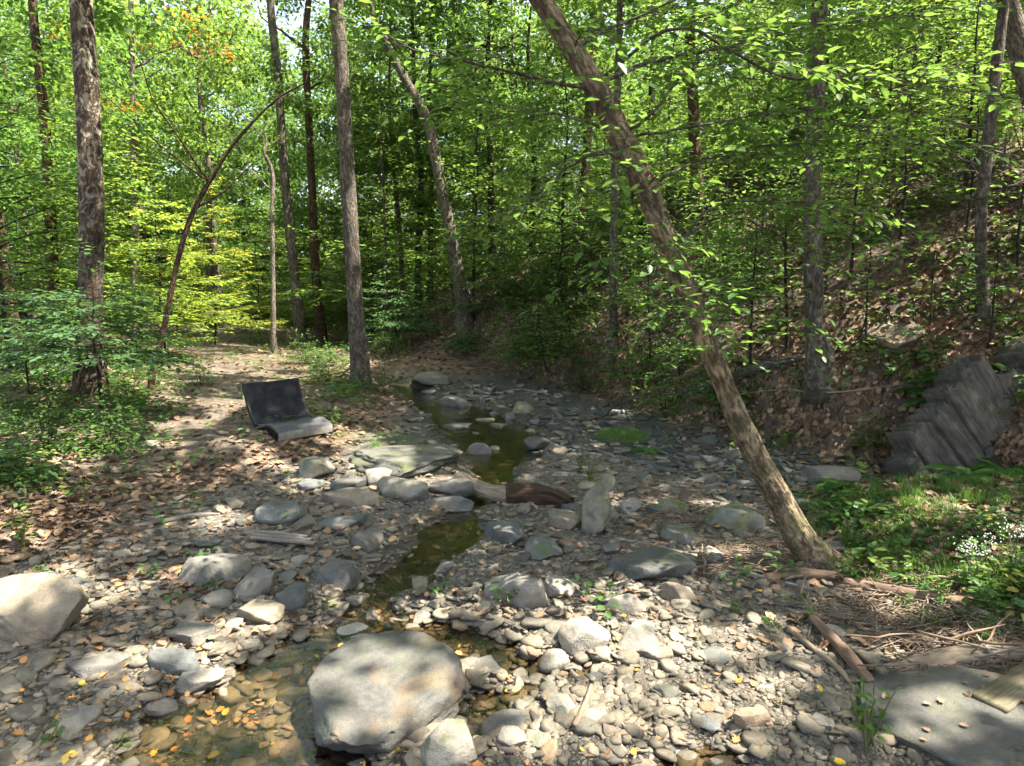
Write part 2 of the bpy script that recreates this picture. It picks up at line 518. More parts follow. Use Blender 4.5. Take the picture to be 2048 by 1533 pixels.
def herb_material(name, stops, trans=(.20, .34, .04)):
    m, nt, b = mat(name); N = NT(nt)
    oi = N.n('ShaderNodeObjectInfo')
    c = N.ramp(oi.outputs['Random'], stops)
    N.l(c, b.inputs['Base Color']); b.inputs['Roughness'].default_value = .5; b.inputs['Specular IOR Level'].default_value = .35
    t = N.n('ShaderNodeBsdfTranslucent'); N.l(N.mix(.5, c, trans), t.inputs[0])
    mx = N.n('ShaderNodeMixShader'); mx.inputs[0].default_value = .35
    N.l(b.outputs[0], mx.inputs[1]); N.l(t.outputs[0], mx.inputs[2]); N.l(mx.outputs[0], nt.nodes['Material Output'].inputs[0])
    return m

M = {}
M['rock'] = rock_material()
M['pebble'] = pebble_material('pebble_stone', (1.02, .96, .84))
M['slate_chip'] = pebble_material('slate_chip', (.50, .56, .60))
M['ground'] = ground_material()
M['water'] = water_material()
M['bark_lean'] = bark_material('furrowed_tan_bark', (.095, .070, .046), (.44, .34, .215), moss=.9, vscale=.8)
M['bark_grey'] = bark_material('grey_bark', (.070, .057, .046), (.24, .205, .165), vscale=1.0, moss=.35)
M['bark_dark'] = bark_material('dark_bark', (.022, .017, .013), (.095, .075, .058), vscale=1.2)
M['bark_brown'] = bark_material('brown_bark', (.045, .027, .017), (.17, .105, .065))
M['bark_pale'] = bark_material('pale_bark', (.12, .10, .08), (.36, .31, .25), vscale=1.2)
M['bark_syc'] = bark_material('mottled_sycamore_bark', (.040, .028, .020), (.15, .115, .085), patch=(.36, .31, .23))
M['leaf'] = leaf_material('canopy_leaf', (.020, .055, .015), (.048, .104, .022), (.10, .165, .029), (.30, .49, .065), .47)
M['leaf_near'] = leaf_material('beech_leaf', (.028, .072, .018), (.060, .125, .024), (.115, .188, .036), (.30, .50, .07), .47)
M['leaf_cool'] = leaf_material('cool_leaf', (.030, .075, .030), (.058, .125, .048), (.09, .16, .05), (.20, .36, .07), .40)
M['leaf_gold'] = leaf_material('turning_leaf', (.16, .08, .015), (.26, .13, .02), (.30, .20, .03), (.5, .26, .03), .45)
M['wood_grey'] = plain('weathered_wood', (.085, .070, .055), (.28, .24, .19), 3.0, .85, (18, 18, 2.0), True, .9)
M['wood_tan'] = plain('bleached_driftwood', (.085, .062, .040), (.30, .235, .16), 3.0, .85, (20, 20, 2.2), True, 1.0)
M['wood_red'] = plain('red_brown_wood', (.07, .045, .030), (.22, .14, .09), 3.0, .85, (12, 12, 1.6), True, .6)
M['wood_rot'] = plain('rotten_wood', (.006, .004, .003), (.075, .040, .022), 3.0, .95, (14, 14, 1.4), True, 1.0)
M['board'] = plain('mossy_board_wood', (.16, .13, .065), (.30, .25, .14), 3.0, .8, (2, 18, 18), False, .4)
M['shale'] = plain('layered_shale', (.040, .038, .036), (.135, .128, .118), 2.6, .8, (2.2, 2.2, 2.2), False, .8)
def shale_material():
    m, nt, b = mat('layered_shale'); N = NT(nt)
    tc = N.attr('tc', 'Vector'); pos = geo_pos(N)
    g1 = N.noise(N.scaled(tc, (2.2, 16, 16)), 1.5, 5, .65, .4); g2 = N.noise(pos, 7, 6, .7); g3 = N.noise(pos, 2.6, 4, .6)
    c = N.ramp(N.math('ADD', N.math('MULTIPLY', g1, .5), N.math('MULTIPLY', g2, .5)), [(.34, (.024, .021, .018)), (.5, (.072, .063, .052)), (.66, (.13, .114, .092))])
    c = N.mix(N.ramp(g3, [(.54, (0, 0, 0)), (.66, (.75, .75, .75))]), c, (.040, .043, .014))
    c = N.mix(N.ramp(N.noise(pos, 4.3, 5, .65), [(.60, (0, 0, 0)), (.70, (.8, .8, .8))]), c, (.060, .040, .026))
    N.l(c, b.inputs['Base Color']); b.inputs['Roughness'].default_value = .85; b.inputs['Specular IOR Level'].default_value = .25
    N.l(N.bump(N.math('ADD', g1, g2), .8, .03), b.inputs['Normal'])
    return m
M['shale'] = shale_material()

# ------------------------------------------------------------------ ground, stream
nx, ny = len(XS), len(YS)
idx = np.arange(nx * ny).reshape(ny, nx)
quads = np.stack([idx[:-1, :-1], idx[:-1, 1:], idx[1:, 1:], idx[1:, :-1]], -1).reshape(-1, 4)

def zones(x, y):
    """gravel, moss, silt weights of the ground"""
    d = chan_dist(x, y)
    e = left_edge(y) - x
    s = hill_s(x, y)
    n = f2(x, y, 1.1, 3, 21)
    terrace = sm(2.3, 3.1, x - 0.10 * (y - 5) + .4 * n) * sm(6.9, 6.3, y)
    gravel = sm(.55, -.35, e + .7 * n) * sm(.25, -.5, s + .8 * n) * (1 - terrace)
    # the path on the left bank is bare grit
    pathx = np.interp(y, [3, 8, 12, 16, 22, 40], [-3.6, -3.9, -5.2, -7.2, -9.5, -16])
    path = np.exp(-((x - pathx) / 1.0) ** 2) * sm(5, 8, y)
    gravel = gravel * sm(16.6, 14.8, y + .25 * x)
    gravel = np.clip(np.maximum(gravel, .55 * path), 0, 1)
    m = f2(x, y, 0.9, 3, 33)
    moss = .75 * terrace * sm(-.25, .2, m) + .5 * sm(.3, 1.5, e) * sm(.0, .25, m) * (1 - path) * sm(26, 10, np.abs(x))
    moss = moss + .7 * np.exp(-((x + 1.5) / .6) ** 2 - ((y - 8.5) / .7) ** 2) * sm(-.2, .2, m)
    silt = sm(.05, -.18, d + .12 * n)
    return gravel, np.clip(moss, 0, 1), silt, terrace, path
def slate_w(x, y):
    return sm(-2.6, -1.3, hill_s(x, y) + .5 * f2(x, y, 1.2, 2, 71)) * sm(6.0, 7.0, y) + .6 * sm(7.5, 9, y) * sm(-2.5, -1.6, x)
zg, zm, zs, zt, zp = zones(gx, gy)
gnd = put('ground', mesh_from('ground', np.stack([gx, gy, gz], -1).reshape(-1, 3), quads, [M['ground']],
                              {'zone': np.stack([zg, zm, zs], -1).reshape(-1, 3), 'slate': np.clip(slate_w(gx, gy), 0, 1).ravel(), 'wet': sm(.24, .04, chan_dist(gx, gy) + .15 * f2(gx, gy, 3.0, 2, 87)).ravel()}))
tag(gnd, kind='structure')

wx, wy = np.meshgrid(np.arange(-3.5, 2.6, .06), np.arange(1.6, 15, .06))
wd = chan_dist(wx, wy)
wi = np.arange(wx.size).reshape(wx.shape)
keep = (wd[:-1, :-1] < .34) & (hill_s(wx[:-1, :-1], wy[:-1, :-1]) < 0.6)
wq = np.stack([wi[:-1, :-1], wi[:-1, 1:], wi[1:, 1:], wi[1:, :-1]], -1)[keep]
used = np.unique(wq); rem = np.zeros(wx.size, int); rem[used] = np.arange(len(used))
wz = bedlevel(wy) - .058
WV = np.stack([wx, wy, wz], -1).reshape(-1, 3)[used]
water = put('stream_water', mesh_from('stream_water', WV, rem[wq], [M['water']]))
tag(water, kind='structure')

# ------------------------------------------------------------------ ground patches kept sunlit by cutting leaves away above
LIT_PX = [
    (60, 1205, 100, 66), (215, 1195, 66, 36), (405, 1138, 58, 30), (440, 1045, 52, 20), (480, 1262, 86, 24), (405, 1325, 105, 30), (430, 1350, 60, 24), (270, 1330, 120, 20),
    (470, 1405, 90, 50), (390, 1470, 60, 40), (640, 1425, 120, 30), (780, 1450, 150, 56), (905, 1320, 52, 42), (890, 1490, 62, 50), (690, 1385, 60, 30),
    (830, 1225, 120, 32), (700, 1210, 50, 14), (1060, 1195, 120, 46), (1230, 1195, 150, 36), (1140, 1290, 150, 60), (1300, 1270, 110, 60), (1080, 1390, 130, 50),
    (1230, 1430, 160, 70), (1400, 1440, 110, 70), (1330, 1350, 120, 50), (1080, 1480, 90, 30), (1450, 1290, 70, 26), (1540, 1250, 60, 14), (1560, 1360, 40, 24), (1640, 1320, 46, 18),
    (1500, 1400, 60, 20), (1600, 1450, 30, 16), (1790, 1190, 110, 36), (1880, 1215, 120, 16), (1430, 1112, 74, 16), (1500, 1135, 60, 10), (1880, 1310, 150, 22), (1850, 1415, 90, 8), (1960, 1462, 90, 8), (1830, 1450, 60, 5),
    (1840, 1500, 70, 6), (1980, 1390, 40, 6), (1960, 1140, 80, 26), (1900, 1015, 110, 14), (2000, 1060, 60, 14), (1780, 1060, 50, 10), (1320, 1010, 40, 8), (1440, 1010, 40, 8),
    (730, 925, 84, 36), (690, 872, 66, 18), (800, 968, 170, 16), (610, 975, 60, 12), (560, 935, 60, 10), (1215, 1000, 22, 20), (880, 1062, 56, 12), (980, 1090, 60, 10),
    (430, 722, 116, 20), (410, 692, 80, 8), (370, 850, 60, 12), (460, 885, 46, 10), (330, 890, 42, 10), (520, 900, 40, 10), (300, 800, 50, 12), (560, 800, 40, 8),
    (1740, 650, 130, 46), (1850, 600, 120, 46), (1680, 545, 80, 30), (1900, 650, 90, 40), (1450, 735, 80, 14), (1590, 690, 70, 18), (1500, 900, 40, 8), (1700, 860, 50, 16),
    (1150, 520, 70, 18), (1230, 560, 60, 14), (1240, 790, 50, 12), (1290, 830, 60, 12), (1060, 640, 60, 16),
    (90, 720, 100, 36), (180, 760, 60, 20), (60, 860, 70, 16), (40, 1080, 60, 24), (1990, 760, 60, 30),
]
_L = []
for px, py, rx, ry in LIT_PX:
    c = G(px, py); b1 = G(px, py + ry); b2 = G(px, py - ry)
    a = rx * c[1] / F + .05
    if hill_s(c[0], c[1]) > .5:
        ex = G(px + rx, py); a = max(np.hypot(*(ex - c)[:2]), .3)
        _L.append((c[0], c[1], a, max(.5 * np.hypot(*(b1 - b2)[:2]), .25)))
    else:
        _L.append((c[0], c[1], a, float(np.clip(.5 * np.hypot(*(b1 - b2)[:2]) + .04, .05, 2.5))))
LIT = np.array(_L)

def ground_hit(P):
    """where the sun ray through P meets the ground"""
    q = P.copy()
    t = (P[:, 2]) / SUN[2]
    for k in range(26):
        q = P - SUN[None] * t[:, None]
        t = t + (q[:, 2] - H(q[:, 0], q[:, 1])) / SUN[2] * .8
    return P - SUN[None] * t[:, None]

def lit(x, y):
    n = 1.1 * f2(x, y, 3.3, 2, 51) + .9 * f2(x, y, 8.0, 2, 53)
    r = np.zeros(x.shape, bool)
    for cx, cy_, a, b in LIT:
        r |= ((x - cx) / a) ** 2 + ((y - cy_) / b) ** 2 < 1 + n
    small = f2(x, y, 2.6, 2, 77)
    hs_ = hill_s(x, y)
    open_ = (hs_ > .2) & (f2(x, y, .75, 3, 79) > -.10 - .2 * sm(10, 13, y))
    far_ = (y > 13) & ((x < -3.5) | (y > 19)) & (f2(x, y, .6, 3, 83) > -.08)
    left_ = (x < -4.0) & (y > 6.5) & (f2(x, y, .8, 3, 89) > .02)
    return r | (small > .45) | open_ | far_ | left_

# ------------------------------------------------------------------ stones
def icosphere(sub):
    import bmesh
    bm = bmesh.new(); bmesh.ops.create_icosphere(bm, subdivisions=sub, radius=1.0)
    V = np.array([v.co[:] for v in bm.verts]); Fc = np.array([[v.index for v in f.verts] for f in bm.faces]); bm.free()
    return V, Fc
ICO = {k: icosphere(k) for k in (1, 2, 3, 4, 5)}

def rock_verts(seed, sub=3, cuts=9, flat_=.5, rough=.06, soft=.12, elong=1.0):
    """a weathered stone in a unit box, base at z=0"""
    r = np.random.default_rng(seed)
    V = ICO[sub][0].copy()
    N = r.normal(size=(cuts, 3)); N[:, 2] *= .55; N /= np.linalg.norm(N, axis=1)[:, None]
    D = r.uniform(.50, .86, cuts)
    if flat_ > 0:
        tn = np.array([[r.normal(0, .07), r.normal(0, .07), 1.0], [0, 0, -1.0]]); tn /= np.linalg.norm(tn, axis=1)[:, None]
        N = np.concatenate([N, tn]); D = np.concatenate([D, [1 - flat_ * .75, .55]])
    for n, d in zip(N, D):
        pr = V @ n
        over = np.maximum(pr - d, 0)
        V -= (over * (1 - soft))[:, None] * n[None]
    V += (V / (np.linalg.norm(V, axis=1)[:, None] + 1e-6)) * (rough * fbm(V * 2.1 + seed * 3.7, 4, seed % 91))[:, None]
    if sub >= 4:
        V += (V / (np.linalg.norm(V, axis=1)[:, None] + 1e-6)) * (.022 * fbm(V * 9 + seed, 3, seed % 77))[:, None]
    if sub >= 5:
        U_ = V / (np.linalg.norm(V, axis=1)[:, None] + 1e-6)
        for q_ in range(3):
            g_ = np.abs(fbm(V * [1.1, 1.1, 1.6] + seed * 1.3 + q_ * 11, 3, seed % 50 + q_))
            V -= U_ * (.030 * (1 - sm(0, .035, g_)))[:, None]
        V += U_ * (.016 * np.round(4 * fbm(V * [.6, .6, 5] + seed, 2, seed % 30)) / 2)[:, None]
    lo, hi = V.min(0), V.max(0)
    V = (V - (lo + hi) / 2) / (hi - lo)
    V[:, 2] += .5
    return V

TONES = {'boulder': (.098, .094, .083, 0), 'grey': (.145, .135, .117, 0), 'pale': (.21, .192, .16, 0), 'tan': (.235, .195, .142, 0), 'dark': (.095, .092, .082, 0), 'slate': (.110, .113, .106, 0), 'brown': (.20, .150, .105, 0), 'mossy': (.185, .18, .15, .95)}
STONES = []          # every single stone: (object, x, y, size)

def stone(px0, px1, pyt, pyb, tone, label, name='stone', seed=0, flat_=.5, sub=4, cuts=11, yaw=None, sink=.18, depth=1.0, tilt=(0, 0), hfac=None, moss=None, rough=.055, soft=.05):
    """a stone whose outline in the photograph spans px0..px1, pyt..pyb; standing on the ground under it"""
    cx = (px0 + px1) / 2
    # foot of the front face, then the centre behind it
    f = G(cx, pyb - 1)
    w = (px1 - px0) * f[1] / F
    hh = w * (.55 - .46 * flat_ if hfac is None else hfac)
    d = ray(cx, pyt); zt = f[2] + hh
    back = CAM + d * ((zt - CAM[2]) / d[2]) if d[2] < -.02 else f + [0, w, 0]
    dp = float(np.clip(np.hypot(*(back - f)[:2]) * 1.05, .45 * w, 1.25 * w)) * depth
    c = f + np.array([f[0], f[1], 0]) / np.hypot(f[0], f[1]) * dp * .46
    gz_ = h1(c[0], c[1])
    tot = hh / (1 - sink)
    V = rock_verts(seed or int(px0 * 7 + pyt), sub, cuts, flat_, rough, soft)
    me = mesh_from(name, V, ICO[sub][1], [M['rock']])
    col = list(TONES[tone])
    if moss is not None: col[3] = moss
    j = np.random.default_rng(int(px0 + pyt + 500)).uniform(.88, 1.12)
    col[:3] = [q * j for q in col[:3]]
    o = put(name, me, None, (c[0], c[1], gz_ - tot * sink), (R(tilt[0]), R(tilt[1]), R(np.random.default_rng(int(px0) + 500).uniform(-18, 18) if yaw is None else yaw)), (w * 1.04, dp, tot), col)
    tag(o, label, name.replace('_', ' ').split()[-1], None)
    STONES.append((o, c[0], c[1], w))
    return o

# the stones one knows again (x0, x1, top, bottom, tone, label, options)
NAMED = [
    (-30, 178, 1130, 1292, 'tan', 'large pale tan boulder with a rust stain, cut off by the picture edge', dict(name='boulder', flat_=.12, cuts=12, sub=5, seed=19, sink=.12, rough=.05, hfac=.60, soft=.01)),
    (607, 952, 1272, 1512, 'boulder', 'largest boulder of all, smooth and flat topped, standing in the stream', dict(name='boulder', flat_=.95, cuts=7, sub=5, seed=24, depth=1.08, yaw=24, sink=.2, moss=.15, rough=.045, soft=.08, hfac=.25, tilt=(5, -5))),
    (825, 957, 1410, 1545, 'pale', 'pale domed rock with a mossy crest against the front of the largest boulder', dict(name='boulder', flat_=.1, cuts=6, sub=5, seed=35, depth=.9, moss=.75, rough=.05)),
    (358, 506, 1104, 1170, 'grey', 'flat oval grey stone half in sun on the cobbles', dict(flat_=.6, seed=41, yaw=4)),
    (470, 558, 1128, 1202, 'grey', 'dark grey wedge of stone beside the flat oval stone', dict(flat_=.3, seed=42, tilt=(12, -10))),
    (554, 630, 1163, 1224, 'dark', 'dark rounded stone above the tan flat stone at the water', dict(flat_=.3, seed=43)),
    (637, 724, 1108, 1188, 'dark', 'dark rounded stone standing between the weathered plank and the water', dict(flat_=.2, seed=44)),
    (467, 572, 1194, 1254, 'tan', 'tan flat stone at the brown water edge', dict(flat_=.5, seed=45, yaw=-14)),
    (350, 452, 1344, 1400, 'pale', 'pale flat stone jutting into the brown shallow pool', dict(flat_=.6, seed=46, yaw=15)),
    (352, 398, 1388, 1434, 'brown', 'round brown stone below the pale flat stone at the pool', dict(flat_=.1, seed=47)),
    (942, 1010, 1297, 1358, 'grey', 'smooth flat stone touching the far corner of the largest boulder', dict(flat_=.5, seed=48)),
    (962, 1102, 1150, 1218, 'pale', 'long pale ridged rock in full sun on the gravel bar', dict(name='rock', flat_=.3, seed=49, cuts=12, yaw=-22)),
    (1085, 1160, 1148, 1198, 'pale', 'pale slab tilted behind the long ridged rock', dict(flat_=.5, seed=50, tilt=(14, 0))),
    (1208, 1394, 1094, 1176, 'slate', 'broad dark slate slab with a mossy edge', dict(name='rock_slab', flat_=.72, seed=51, yaw=-10, moss=.4, soft=.05)),
    (1320, 1398, 1160, 1210, 'tan', 'round tan stone at the near edge of the broad slate slab', dict(flat_=.1, seed=52)),
    (1120, 1226, 1236, 1320, 'pale', 'pale fluted rock with dark hollows on the gravel bar', dict(name='rock', flat_=.25, seed=53, cuts=12, tilt=(0, -14))),
    (1226, 1326, 1226, 1322, 'pale', 'pale flat topped rock leaning on the fluted rock', dict(name='rock', flat_=.6, seed=54, tilt=(10, 8), yaw=10)),
    (1205, 1300, 1190, 1232, 'pale', 'low pale rock behind the flat topped rock', dict(flat_=.5, seed=55)),
    (1048, 1128, 1056, 1124, 'slate', 'blue grey slab with a moss stain near the upright stone', dict(flat_=.5, seed=56, moss=.8, tilt=(12, 0))),
    (968, 1052, 1028, 1094, 'slate', 'broken layered slate rock at the bend of the stream', dict(name='rock', flat_=.4, seed=57, cuts=13)),
    (1096, 1162, 1008, 1064, 'tan', 'blocky tan rock just left of the upright stone', dict(flat_=.3, seed=58)),
    (1240, 1285, 992, 1024, 'pale', 'small pale arched stone just right of the upright stone', dict(flat_=.3, seed=59)),
    (1408, 1524, 986, 1066, 'mossy', 'wide lichened rock with moss beside the leaning trunk', dict(name='rock', flat_=.5, seed=60, moss=.9)),
    (1312, 1374, 974, 1036, 'mossy', 'knobbly rock with a bright moss cap', dict(name='rock', flat_=.3, seed=61, moss=1.0)),
    (1290, 1345, 1005, 1035, 'dark', 'dark rounded stone in front of the moss capped rock', dict(flat_=.3, seed=62)),
    (1320, 1400, 1045, 1092, 'mossy', 'squared mossy block below the moss capped rock', dict(flat_=.5, seed=63, moss=.8)),
    (598, 668, 902, 962, 'mossy', 'peaked rock among slabs in front of the lounge chair', dict(name='rock', flat_=.15, seed=64, moss=.35)),
    (594, 650, 950, 985, 'slate', 'dark slate slab under the peaked rock', dict(flat_=.7, seed=65)),
    (658, 724, 952, 992, 'dark', 'dark slab between the peaked rock and the tan slab', dict(flat_=.6, seed=66)),
    (732, 792, 934, 974, 'pale', 'pale sunlit stone beside the humped slab', dict(flat_=.3, seed=67)),
    (518, 624, 1000, 1054, 'slate', 'grey slab shaded, beyond the weathered plank', dict(flat_=.65, seed=68)),
    (636, 736, 1026, 1062, 'slate', 'long flat dark slab in front of the tan slab', dict(flat_=.8, seed=69)),
    (584, 636, 1028, 1064, 'tan', 'small tan block beside the long flat dark slab', dict(flat_=.4, seed=70)),
    (428, 462, 1000, 1032, 'tan', 'egg shaped tan stone, left one of a touching pair', dict(flat_=.1, seed=71)),
    (450, 494, 992, 1022, 'tan', 'larger tan stone, right one of a touching pair', dict(flat_=.2, seed=72)),
    (934, 984, 884, 916, 'grey', 'smooth round grey stone standing in the dark pool', dict(flat_=.1, seed=73, sink=.3)),
    (974, 1002, 886, 910, 'grey', 'small round stone touching the round grey one in the pool', dict(flat_=.1, seed=74, sink=.3)),
    (1048, 1102, 862, 908, 'dark', 'dark four sided block at the far edge of the pool', dict(name='rock', flat_=.3, seed=75)),
    (980, 1022, 844, 868, 'grey', 'flat pointed stone breaking the surface of the pool', dict(flat_=.5, seed=76, sink=.3)),
    (884, 944, 846, 864, 'slate', 'long low flat stone at the head of the pool', dict(flat_=.7, seed=77, sink=.3)),
    (880, 944, 784, 824, 'grey', 'large rounded grey stone upstream of the pool', dict(name='rock', flat_=.3, seed=78, sink=.2)),
    (1024, 1068, 798, 828, 'mossy', 'squat olive stone upstream, near the shrubby bank', dict(flat_=.3, seed=79)),
    (964, 992, 768, 790, 'slate', 'upright dark blue grey stone far up the stream bed', dict(flat_=.2, seed=80)),
    (1008, 1034, 822, 842, 'slate', 'dark diamond shaped stone beside the upstream gravel', dict(flat_=.3, seed=81)),
    (690, 936, 866, 966, 'dark', 'broad dark bedrock hump with moss at the near side of the pool', dict(name='bedrock_hump', flat_=.72, seed=98, moss=.5, sink=.5, hfac=.085, sub=5, rough=.16, soft=.10, cuts=14)),
    (640, 770, 984, 1014, 'tan', 'long low tan slab in sun, left of the stream crossing', dict(name='rock_slab', flat_=.8, seed=101, sink=.35)),
    (740, 868, 954, 1002, 'pale', 'pale humped slab in sun behind the stream crossing', dict(name='rock_slab', flat_=.6, seed=102, sink=.3)),
    (852, 952, 956, 992, 'grey', 'rounded grey slab touching the pale end of the short log', dict(name='rock_slab', flat_=.6, seed=103, sink=.3)),
    (850, 950, 996, 1026, 'slate', 'blue grey slab at the water below the short log', dict(name='rock_slab', flat_=.8, seed=104, sink=.3)),
    (820, 910, 736, 776, 'dark', 'dark ledge of rock at the far end of the stream', dict(name='rock_ledge', flat_=.7, seed=82)),
    (1600, 1724, 926, 972, 'grey', 'long flat grey rock at the foot of the wooded bank', dict(name='rock', flat_=.6, seed=83)),
    (958, 1060, 1402, 1476, 'grey', 'pale grey slab slanting from the small water gap', dict(flat_=.6, seed=84, tilt=(0, -8), yaw=14)),
    (988, 1058, 1448, 1508, 'pale', 'pale square stone below the slanting slab', dict(flat_=.5, seed=85)),
    (1088, 1150, 1378, 1448, 'pale', 'pale thin stone tilted up on its edge in the gravel', dict(flat_=.3, seed=86, tilt=(0, 30))),
    (1040, 1084, 1295, 1342, 'brown', 'round knobbly brown stone beside the shallow side pool', dict(flat_=.05, seed=87)),
    (572, 612, 1342, 1380, 'tan', 'small squared stone against the left flank of the largest boulder', dict(flat_=.4, seed=88)),
    (402, 430, 1428, 1484, 'pale', 'narrow stone standing upright in the shallow brown water', dict(flat_=.0, seed=89, hfac=1.15, depth=.7, cuts=5)),
    (130, 262, 1296, 1356, 'grey', 'wide flat slab bedded in gravel below the rust stained boulder', dict(name='rock_slab', flat_=.8, seed=90, sink=.5)),
    (282, 424, 1300, 1352, 'slate', 'wide dark slab bedded in gravel beside the brown pool', dict(name='rock_slab', flat_=.8, seed=91, sink=.5)),
    (336, 444, 1236, 1286, 'grey', 'flat bedded slab midway between the tan flat stone and the rust stained boulder', dict(name='rock_slab', flat_=.8, seed=92, sink=.5)),
    (700, 770, 1040, 1110, 'dark', 'low dark rock at the near bank where the stream bends', dict(flat_=.5, seed=93)),
    (1745, 1830, 690, 716, 'brown', 'brown ledge rock jutting from the sunny leaf covered hillside', dict(name='rock_ledge', flat_=.7, seed=94, hfac=.10, sink=.5, tilt=(22, -28))),
    (1395, 1480, 1500, 1560, 'grey', 'grey stone at the bottom edge beside the tan mud', dict(flat_=.5, seed=96)),
    (1460, 1540, 1425, 1462, 'brown', 'brown oblong stone lying on dark gravel', dict(flat_=.4, seed=97)),
]
for row in NAMED:
    stone(*row[:5], row[5], **row[6])

# upright weathered stone with a smaller one on its head
f = G(1185, 1070)
k = f[1] / F
V = rock_verts(311, 5, 16, .0, .16, .02)
V[:, 0] *= (1.3 - .75 * V[:, 2]); V[:, 1] *= (1.15 - .4 * V[:, 2])
V[:, 0] += .30 * V[:, 2] ** 1.2 + .10 * fbm(V * [5, 5, 2.5], 3, 8); V[:, 1] += .08 * fbm(V * [5, 5, 2.5] + 9, 3, 8)
up = put('upright_stone', mesh_from('upright_stone', V, ICO[5][1], [M['rock']]), None, (f[0], f[1] + .06, f[2] - .03), (R(-10), 0, R(-8)), (70 * k, 60 * k, 116 * k), (.19, .172, .132, .6))
tag(up, 'upright weathered stone, pale and greenish, standing at the gravel bar', 'stone')
V = rock_verts(306, 4, 9, .0, .14, .06)
tp = put('perched_stone', mesh_from('perched_stone', V, ICO[4][1], [M['rock']]), None, (f[0] + 24 * k, f[1] + .10, f[2] - .03 + 92 * k), (R(10), R(24), 0.6), (27 * k, 36 * k, 40 * k), (.20, .18, .14, .4))
tag(tp, 'small round stone perched on the head of the upright stone', 'stone')
STONES += [(up, f[0], f[1], .35)]

# bedrock slab in the near corner, under the board
f = G(1905, 1440)
V = rock_verts(411, 5, 6, .85, .03, .05)
sl = put('bedrock_slab', mesh_from('bedrock_slab', V, ICO[5][1], [M['rock']]), None, (f[0] + .16, f[1] - .12, f[2] - .13), (R(2), R(-3), R(8)), (1.25, 1.15, .22), (.075, .072, .064, .15))
tag(sl, 'broad flat grey bedrock slab streaked with shade, under the wooden board', 'rock')
SLAB = (f[0] + .16, f[1] - .12, f[2] + .07)

# medium stones, each its own object: density follows the bed
PROTO = []
for q in range(16):
    V = rock_verts(900 + q, 3, 9 + q % 5, (.8, .65, .5, .35)[q % 4], .05, .03)
    PROTO.append(mesh_from('stone', V, ICO[3][1], [M['rock']]))
LANDMARKS = [('the largest boulder', 700, 1400), ('the rust stained boulder', 90, 1230), ('the flat oval stone', 430, 1140), ('the rotten log end', 1070, 995), ('the upright stone', 1195, 1050),
             ('the broad slate slab', 1300, 1140), ('the pale ridged rock', 1030, 1190), ('the flat topped pale rock', 1275, 1290), ('the leaning trunk', 1600, 1090), ('the round stone in the pool', 960, 905),
             ('the dark block at the pool', 1075, 895), ('the lounge chair', 600, 890), ('the peaked rock', 632, 945), ('the weathered plank', 570, 1090), ('the moss capped rock', 1340, 1015),
             ('the tilted outcrop', 1850, 960), ('the large upstream stone', 912, 810), ('the long rock at the bank', 1660, 955), ('the grass mound', 1245, 870), ('the pale flat stone at the pool', 400, 1380), ('the slanting slab', 1010, 1450), ('the brown oblong stone', 1500, 1450)]
LMX = np.array([G(a, b)[:2] for _n, a, b in LANDMARKS])
ORD = 'first second third fourth fifth sixth seventh eighth ninth tenth eleventh twelfth thirteenth fourteenth fifteenth sixteenth seventeenth eighteenth nineteenth twentieth'.split() + [f'{k}th' for k in range(21, 60)]
r = np.random.default_rng(77)
cand = []
def clear(x, y, w, pad=.42):
    return all(math.hypot(x - a, y - b) > (w + s_) * pad for _o, a, b, s_ in STONES)
tries = 0
placed = []
while len(placed) < 232 and tries < 20000:
    tries += 1
    if r.random() < .42:   # photograph-dense areas: slate cobbles at the foot of the bank and around the pool
        px, py = r.choice([0, 1, 2, 3], p=[.36, .24, .2, .2]), 0
        px, py = [(r.uniform(1280, 1800), r.uniform(895, 1010)), (r.uniform(1060, 1300), r.uniform(790, 950)), (r.uniform(780, 1000), r.uniform(770, 880)), (r.uniform(960, 1420), r.uniform(1010, 1120))][px]
        g = G(px, py); x, y = g[0], g[1]
    else:
        py = 780 + 760 * r.random() ** .8; px = r.uniform(0, 1700)
        g = G(px, py); x, y = g[0], g[1]
    zz = zones(np.array([x]), np.array([y]))
    if zz[0][0] < .45 or r.random() > zz[0][0]: continue
    cd = float(chan_dist(np.array([x]), np.array([y]))[0])
    if cd < -.12 and r.random() < .2: continue
    if abs(px - 860) < 230 and 985 > py > 940: continue
    w = (.06 + .19 * r.random() ** 2.0) * (1 + .05 * max(y - 4, 0))
    if y < 3.9: w *= .8
    if not clear(x, y, w): continue
    tone = r.choice(['grey', 'pale', 'tan', 'slate', 'dark', 'brown'], p=[.34, .18, .14, .2, .1, .04])
    if px > 1280 and py < 1010: tone = r.choice(['slate', 'dark', 'grey'], p=[.55, .2, .25])
    q = int(r.integers(16))
    hgt = w * r.uniform(.14, .46)
    sink = r.uniform(.12, .32)
    dep = w * r.uniform(.62, 1.0)
    col = np.array(TONES[tone]); col[:3] *= r.uniform(.85, 1.15); col[3] = max(0, r.normal(.0, .25))
    z = h1(x, y)
    o = put('stone', PROTO[q], None, (x, y, z - hgt * sink), (R(r.normal(0, 7)), R(r.normal(0, 7)), r.uniform(0, 6.28)), (w, dep, hgt), tuple(col))
    STONES.append((o, x, y, w))
    placed.append((o, x, y, w, tone, (.75, .6, .45, .3)[q % 4], hgt / w))
by = {}
for rec in placed:
    o, x, y, w = rec[:4]
    dd = np.hypot(LMX[:, 0] - x, LMX[:, 1] - y)
    k = int(dd.argmin())
    dx, dy = x - LMX[k, 0], y - LMX[k, 1]
    side = ('right of' if dx > 0 else 'left of') if abs(dx) > abs(dy) else ('behind' if dy > 0 else 'in front of')
    by.setdefault((k, side), []).append((dd[k], rec))
